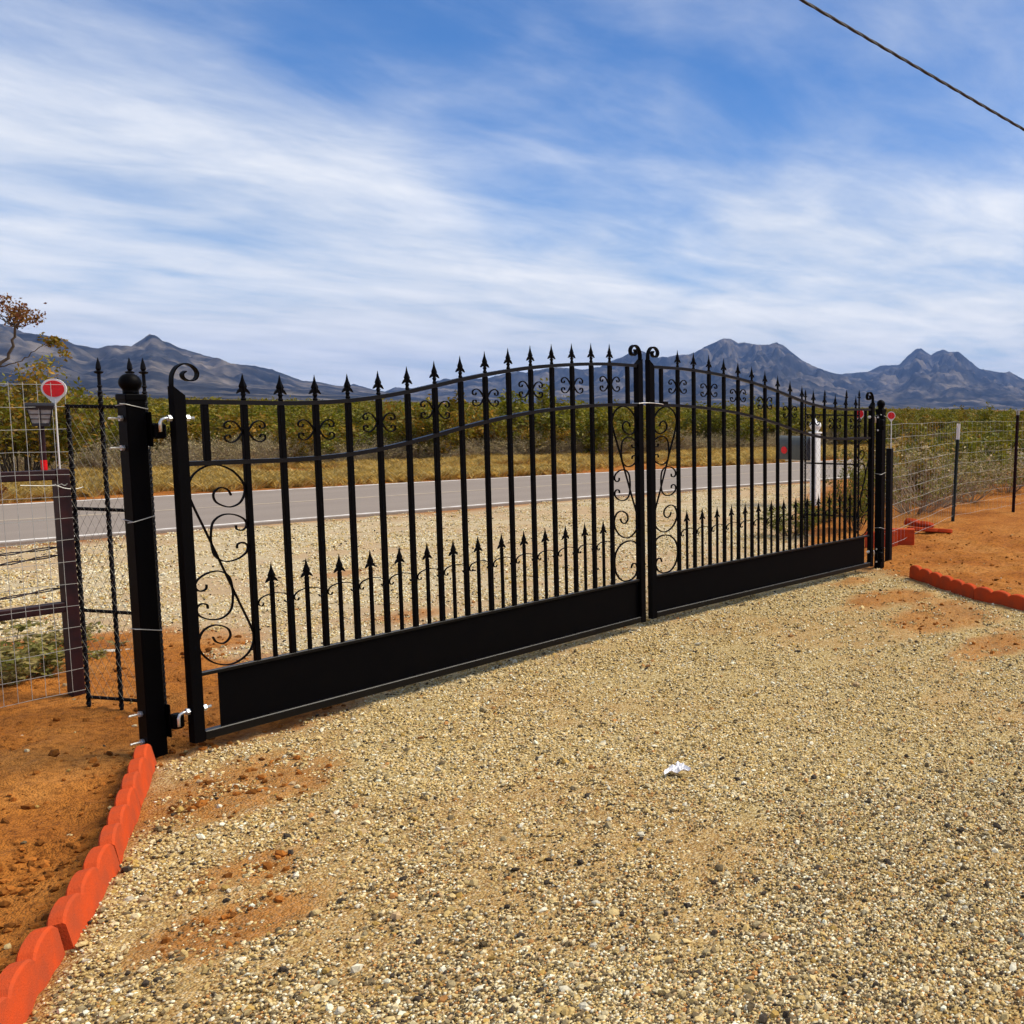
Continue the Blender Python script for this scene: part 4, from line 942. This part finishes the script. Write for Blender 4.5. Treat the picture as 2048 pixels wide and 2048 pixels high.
# front row of creosote bushes beyond the road
g = random.Random(5)
BX = []
for i in range(46):
    x = 6 + i * 1.35 + g.uniform(-.6, .6); yb = float(road_c(x)) + ROAD_HW + 7.6 + g.uniform(-0.8, 3.2) - 0.02 * x
    BX.append((x, yb))
for i, (x, yb) in enumerate(BX):
    h = g.uniform(0.95, 1.95); bush('creosote_bush', 'olive green creosote bush in the front row beyond the road', (x, yb, -0.02), h, g.uniform(1.5, 2.2), CB[i % 5], g.uniform(0, 6.28), 'creosote bushes in the front row beyond the road')
bush('creosote_bush', 'taller golden topped creosote bush rising above the row, behind the near leaf', (16.6, 19.6, -0.02), 2.05, 2.2, CB[0], 1.0, 'tall creosote bushes beyond the road')
bush('creosote_bush', 'tallest creosote bush, against the distant mountain left of the meeting stiles', (20.2, 19.7, -0.02), 2.3, 2.6, CB[3], 2.2, 'tall creosote bushes beyond the road')
bush('creosote_bush', 'tall olive creosote bush behind the top of the far leaf', (29.0, 18.4, -0.02), 2.0, 2.6, CB[1], 0.4, 'tall creosote bushes beyond the road')
# countless grey dry brush at the foot of the row, and the creosote flat behind: stuff
def joined(me2):
    me = bpy.data.meshes.new('plant'); import bmesh
    return me2
pts, rot, scl, idx = [], [], [], []
dpro = []
for c_, s_ in DB: dpro += [c_, s_]
for i in range(420):
    x = g.uniform(2, 75); yb = float(road_c(x)) + ROAD_HW + 6.3 + abs(g.gauss(0, 1.0)) + 0.012 * x
    b_ = g.randrange(3); rz = g.uniform(0, 6.28); s_ = (g.uniform(.7, 1.3), g.uniform(.7, 1.3), g.uniform(.45, 0.95))
    for o_ in (0, 1): pts.append((x, yb, -0.02)); rot.append((0, 0, rz)); scl.append(s_); idx.append(b_ * 2 + o_)
scatter('dry_brush', pts, rot, scl, idx, dpro)
pts, rot, scl, idx = [], [], [], []
cpro2 = []
for c_, s_ in CB: cpro2 += [c_, s_]
for i in range(5200):
    x, d = None, 22 * (520 / 22) ** (g.random() ** 0.85); az = R(g.uniform(2, 84)); x, yb = CAM.x + d * math.cos(az), CAM.y + d * math.sin(az)
    rel = yb - float(road_c(x)) 
    if rel < ROAD_HW + 9.5 and not (rel < -6 and x > 22): continue
    if rel > 0 and abs(rel) < ROAD_HW + 1: continue
    b_ = g.randrange(5); rz = g.uniform(0, 6.28); h = g.uniform(1.1, 1.75); wd = g.uniform(1.3, 2.4) * (1 + d / 400)
    for o_ in (0, 1): pts.append((x, yb, -0.02)); rot.append((0, 0, rz)); scl.append((wd, wd, h)); idx.append(b_ * 2 + o_)
scatter('creosote_flat', pts, rot, scl, idx, cpro2)

# golden roadside grass: stuff
def grass_mesh(seed, nb, h):
    g_ = np.random.default_rng(seed); a = g_.uniform(0, 6.28, nb); r_ = 0.05 * g_.uniform(0, 1, nb) ** .5; b0 = np.stack([r_ * np.cos(a), r_ * np.sin(a), np.zeros(nb)], 1)
    hh = h * g_.uniform(.5, 1, nb); an = g_.uniform(0, 6.28, nb); ln = hh * g_.uniform(.15, .7, nb); tip = b0 + np.stack([ln * np.cos(an), ln * np.sin(an), hh], 1); w_ = 0.0035
    sd_ = np.stack([-np.sin(an), np.cos(an), 0 * an], 1) * w_; mid = (b0 + tip) / 2 + np.array([0, 0, 1.0]) * (hh * .12)[:, None]
    V = np.stack([b0 - sd_, b0 + sd_, mid + sd_ * .8, tip, mid - sd_ * .8], 1).reshape(-1, 3); F = np.arange(nb * 5).reshape(-1, 5)
    c = np.array([(0.85, 0.62, 0.18), (0.80, 0.54, 0.13), (0.85, 0.69, 0.32), (0.62, 0.42, 0.10)])[g_.integers(0, 4, nb)] * g_.uniform(.75, 1.15, (nb, 1)); c = np.repeat(np.concatenate([c, np.ones((nb, 1))], 1), 5, 0)
    return npmesh('grass', V, F, 'grass', {'tint': ('FLOAT_COLOR', 'POINT', c)})
gpro = [grass_mesh(i, 34, 0.34) for i in range(4)]
x = rng.uniform(-8, 70, 62000); rel = ROAD_HW + 0.25 + 8.5 * rng.uniform(0, 1, 62000) ** 1.2; y = road_c(x) + rel
dn = smoothstep(0.30, 0.52, fbm(x, y * 1.8, 0.35, 4, 71)) * (0.25 + 0.75 * smoothstep(10.5, 7.0, rel)) * smoothstep(ROAD_HW + 0.2, ROAD_HW + 0.9, rel)
ok = rng.uniform(0, 1, 62000) < dn; x, y = x[ok], y[ok]; k = len(x)
scatter('roadside_grass', np.stack([x, y, np.full(k, -0.03)], 1), np.stack([np.zeros(k), np.zeros(k), rng.uniform(0, 6.28, k)], 1), rng.uniform(.45, 1.0, (k, 1)) * np.array([[1.5, 1.5, 0.7]]), rng.integers(0, 4, k), gpro)

# plants on this side of the road
big = bush_meshes(700, 1.0, 1.1, 34, 9000, 0.019, GOLD + OLIVE[:1], clump=12)
bush('creosote_bush', 'large golden green creosote bush behind the lantern and reflector', (6.6, 18.6, -0.02), 2.35, 2.6, big, 0.5)
bush('creosote_bush', 'golden green creosote bush at the left edge, beyond the road', (4.9, 17.4, -0.02), 1.9, 2.0, big, 2.5)
def tree_branches():
    g_ = np.random.default_rng(3); rd = random.Random(21); st = MB(); O_ = Vector((0.40, 4.75, -0.02)); tuft = []
    def limb(P, r0, r1, n_=5):
        P = [Vector(p) - O_ for p in catmull(P, 4)]
        P = [p + Vector((rd.gauss(0, .008), rd.gauss(0, .008), rd.gauss(0, .008))) for p in P]
        st.tube(P, [r0 + (r1 - r0) * k_ / (len(P) - 1) for k_ in range(len(P))], n_); return P
    limb([(0.40, 4.75, -0.05), (0.43, 4.74, 0.47), (0.53, 4.66, 1.1), (0.632, 4.609, 1.465)], 0.030, 0.019)
    limb([(0.632, 4.609, 1.465), (0.73, 4.47, 1.70), (0.792, 4.385, 1.884), (0.841, 4.323, 2.044), (0.872, 4.296, 2.191)], 0.017, 0.007)
    limb([(0.40, 4.75, -0.05), (0.30, 4.95, 0.6), (0.22, 5.2, 1.3), (0.10, 5.35, 1.9)], 0.026, 0.009)
    limb([(0.53, 4.66, 1.1), (0.60, 4.75, 1.6), (0.705, 4.611, 2.098), (0.665, 4.727, 2.255)], 0.014, 0.005)
    limb([(0.43, 4.74, 0.47), (0.55, 4.50, 0.70), (0.66, 4.42, 0.95)], 0.012, 0.004)
    for c, k_, sp in (((0.843, 4.381, 2.308), 6, .05), ((0.895, 4.273, 2.300), 6, .045), ((0.935, 4.186, 2.264), 5, .035), ((0.78, 4.519, 2.357), 6, .07), ((0.70, 4.60, 2.36), 6, .07), ((0.665, 4.727, 2.29), 7, .09), ((0.10, 5.35, 1.95), 12, .16), ((0.25, 5.1, 2.2), 12, .16), ((0.45, 5.0, 2.35), 10, .14), ((0.70, 4.40, 0.98), 6, .07), ((0.76, 4.52, 1.86), 2, .03)):
        src = Vector((0.872, 4.296, 2.191)) if c[0] > .76 else (Vector((0.705, 4.611, 2.098)) if c[0] > .6 and c[2] > 1.5 else Vector((c[0] - .06, c[1] + .05, c[2] - .2)))
        for _ in range(k_):
            e_ = Vector(c) + Vector((rd.gauss(0, sp), rd.gauss(0, sp), rd.gauss(0, sp * .6)))
            limb([tuple(src), tuple(src.lerp(e_, .5) + Vector((0, 0, -.015))), tuple(e_)], 0.004, 0.0015, 3); tuft.append((np.array(e_ - O_), 0.024, 40, REDB))
    limb([(0.80, 4.375, 1.90), (0.86, 4.26, 1.93), (0.908, 4.177, 1.994), (0.96, 4.09, 2.08)], 0.005, 0.002, 4)
    for c, n_ in (((0.958, 4.10, 2.115), 30), ((0.985, 4.045, 2.105), 60), ((0.995, 4.02, 2.085), 60), ((1.015, 3.99, 2.075), 40), ((0.975, 4.06, 2.075), 45), ((1.030, 3.965, 1.995), 30), ((1.020, 3.985, 2.005), 24)): tuft.append((np.array(Vector(c) - O_), 0.017, n_, GOLD))
    V, CL = [], []
    for c, sg, n_, cols in tuft:
        ctr = c + g_.normal(0, sg, (n_, 3)); u = g_.normal(0, 1, (n_, 3)); u /= np.linalg.norm(u, axis=1)[:, None]; v = np.cross(u, g_.normal(0, 1, (n_, 3))); v /= np.linalg.norm(v, axis=1)[:, None]
        s_ = 0.0125 * g_.uniform(.6, 1.4, n_)[:, None]; V.append(np.stack([ctr - u * s_, ctr + v * s_ * .55, ctr + u * s_, ctr - v * s_ * .55], 1).reshape(-1, 3))
        cc = np.array(cols)[g_.integers(0, 4, n_)] * g_.uniform(.7, 1.2, (n_, 1)); CL.append(np.repeat(np.concatenate([cc, np.ones((n_, 1))], 1), 4, 0))
    V = np.concatenate(V); return npmesh('crown', V, np.arange(len(V)).reshape(-1, 4), 'leaf', {'tint': ('FLOAT_COLOR', 'POINT', np.concatenate(CL))}), st.mesh('trunk', 'stem')
tc_, ts_ = tree_branches()
r = thing('desert_tree', 'sparse small tree with russet leaf tufts at the left edge', 'tree', (0.40, 4.75, -0.02), 0.0); inst(tc_, 'crown', r); inst(ts_, 'trunk', r)
weed = bush_meshes(720, 1.0, 2.0, 40, 1500, 0.05, [(0.20, 0.20, 0.03), (0.28, 0.25, 0.06), (0.36, 0.29, 0.10)], lo=0.05, clump=8)
bush('weed_clump', 'low green weeds behind the wire mesh, under the lower maroon rail', (0.02, 2.75, -0.02), 0.30, 0.62, weed, 0.2, 'weeds behind the wire mesh', 'plant')
bush('weed_clump', 'low green weeds by the left edge of the picture behind the mesh', (-0.1, 2.3, -0.02), 0.26, 0.50, weed, 2.2, 'weeds behind the wire mesh', 'plant')
lush = bush_meshes(730, 1.0, 1.2, 26, 3600, 0.022, [(0.16, 0.165, 0.010), (0.11, 0.12, 0.010), (0.21, 0.195, 0.012)], lo=0.15, clump=10)
bush('shrub', 'dark green shrub low behind the far leaf, left of the mailbox post', (8.05, 2.05, -0.02), 0.46, 0.80, lush, 0.3, 'shrubs behind the far leaf')
bush('shrub', 'yellowish upright shrub behind the hinge end of the far leaf', (9.0, 1.62, -0.02), 1.0, 0.62, lush, 1.9, 'shrubs behind the far leaf')
bush('shrub', 'green shrub in front of the mailbox post', (9.6, 2.55, -0.02), 0.42, 0.75, lush, 4.1, 'shrubs behind the far leaf')
pale = bush_meshes(740, 1.0, 1.5, 34, 3200, 0.018, PALE, dry=True, lo=0.2, clump=8)
def rb(name, label, spots, mes, grp):
    for i, (x, y, h, wd) in enumerate(spots): bush(name, label, (x, y, -0.02), h, wd, mes[i % len(mes)], i * 1.7, grp)
rb('brush', 'pale dry brush with grey twigs close behind the field fence', [(11.5, 1.95, 1.2, 1.6), (12.7, 2.2, 1.2, 1.7), (13.8, 2.0, 0.85, 1.3), (15.0, 2.6, 1.0, 1.4), (16.4, 2.2, 0.95, 1.4), (18.0, 2.4, 1.0, 1.5), (13.4, 3.2, 1.05, 1.4)], [pale, DB[0], pale, DB[1]], 'dry brush behind the field fence')
rb('creosote_bush', 'green creosote bush behind the field fence on the right', [(15.0, 3.9, 1.2, 1.6), (16.9, 4.4, 1.3, 1.8), (16.2, 3.2, 1.1, 1.5), (17.9, 3.5, 1.2, 1.7), (14.1, 2.9, 1.0, 1.4), (18.8, 5.4, 1.4, 1.9), (21, 4.4, 1.4, 1.9), (19.6, 3.2, 1.35, 1.8), (23.5, 5.6, 1.5, 2.0), (24.5, 3.2, 1.45, 2.0), (27, 5, 1.5, 2.1), (22, 2.2, 1.4, 1.9), (28, 2.5, 1.5, 2.2), (31, 4.2, 1.5, 2.2)], CB, 'creosote bushes behind the field fence')
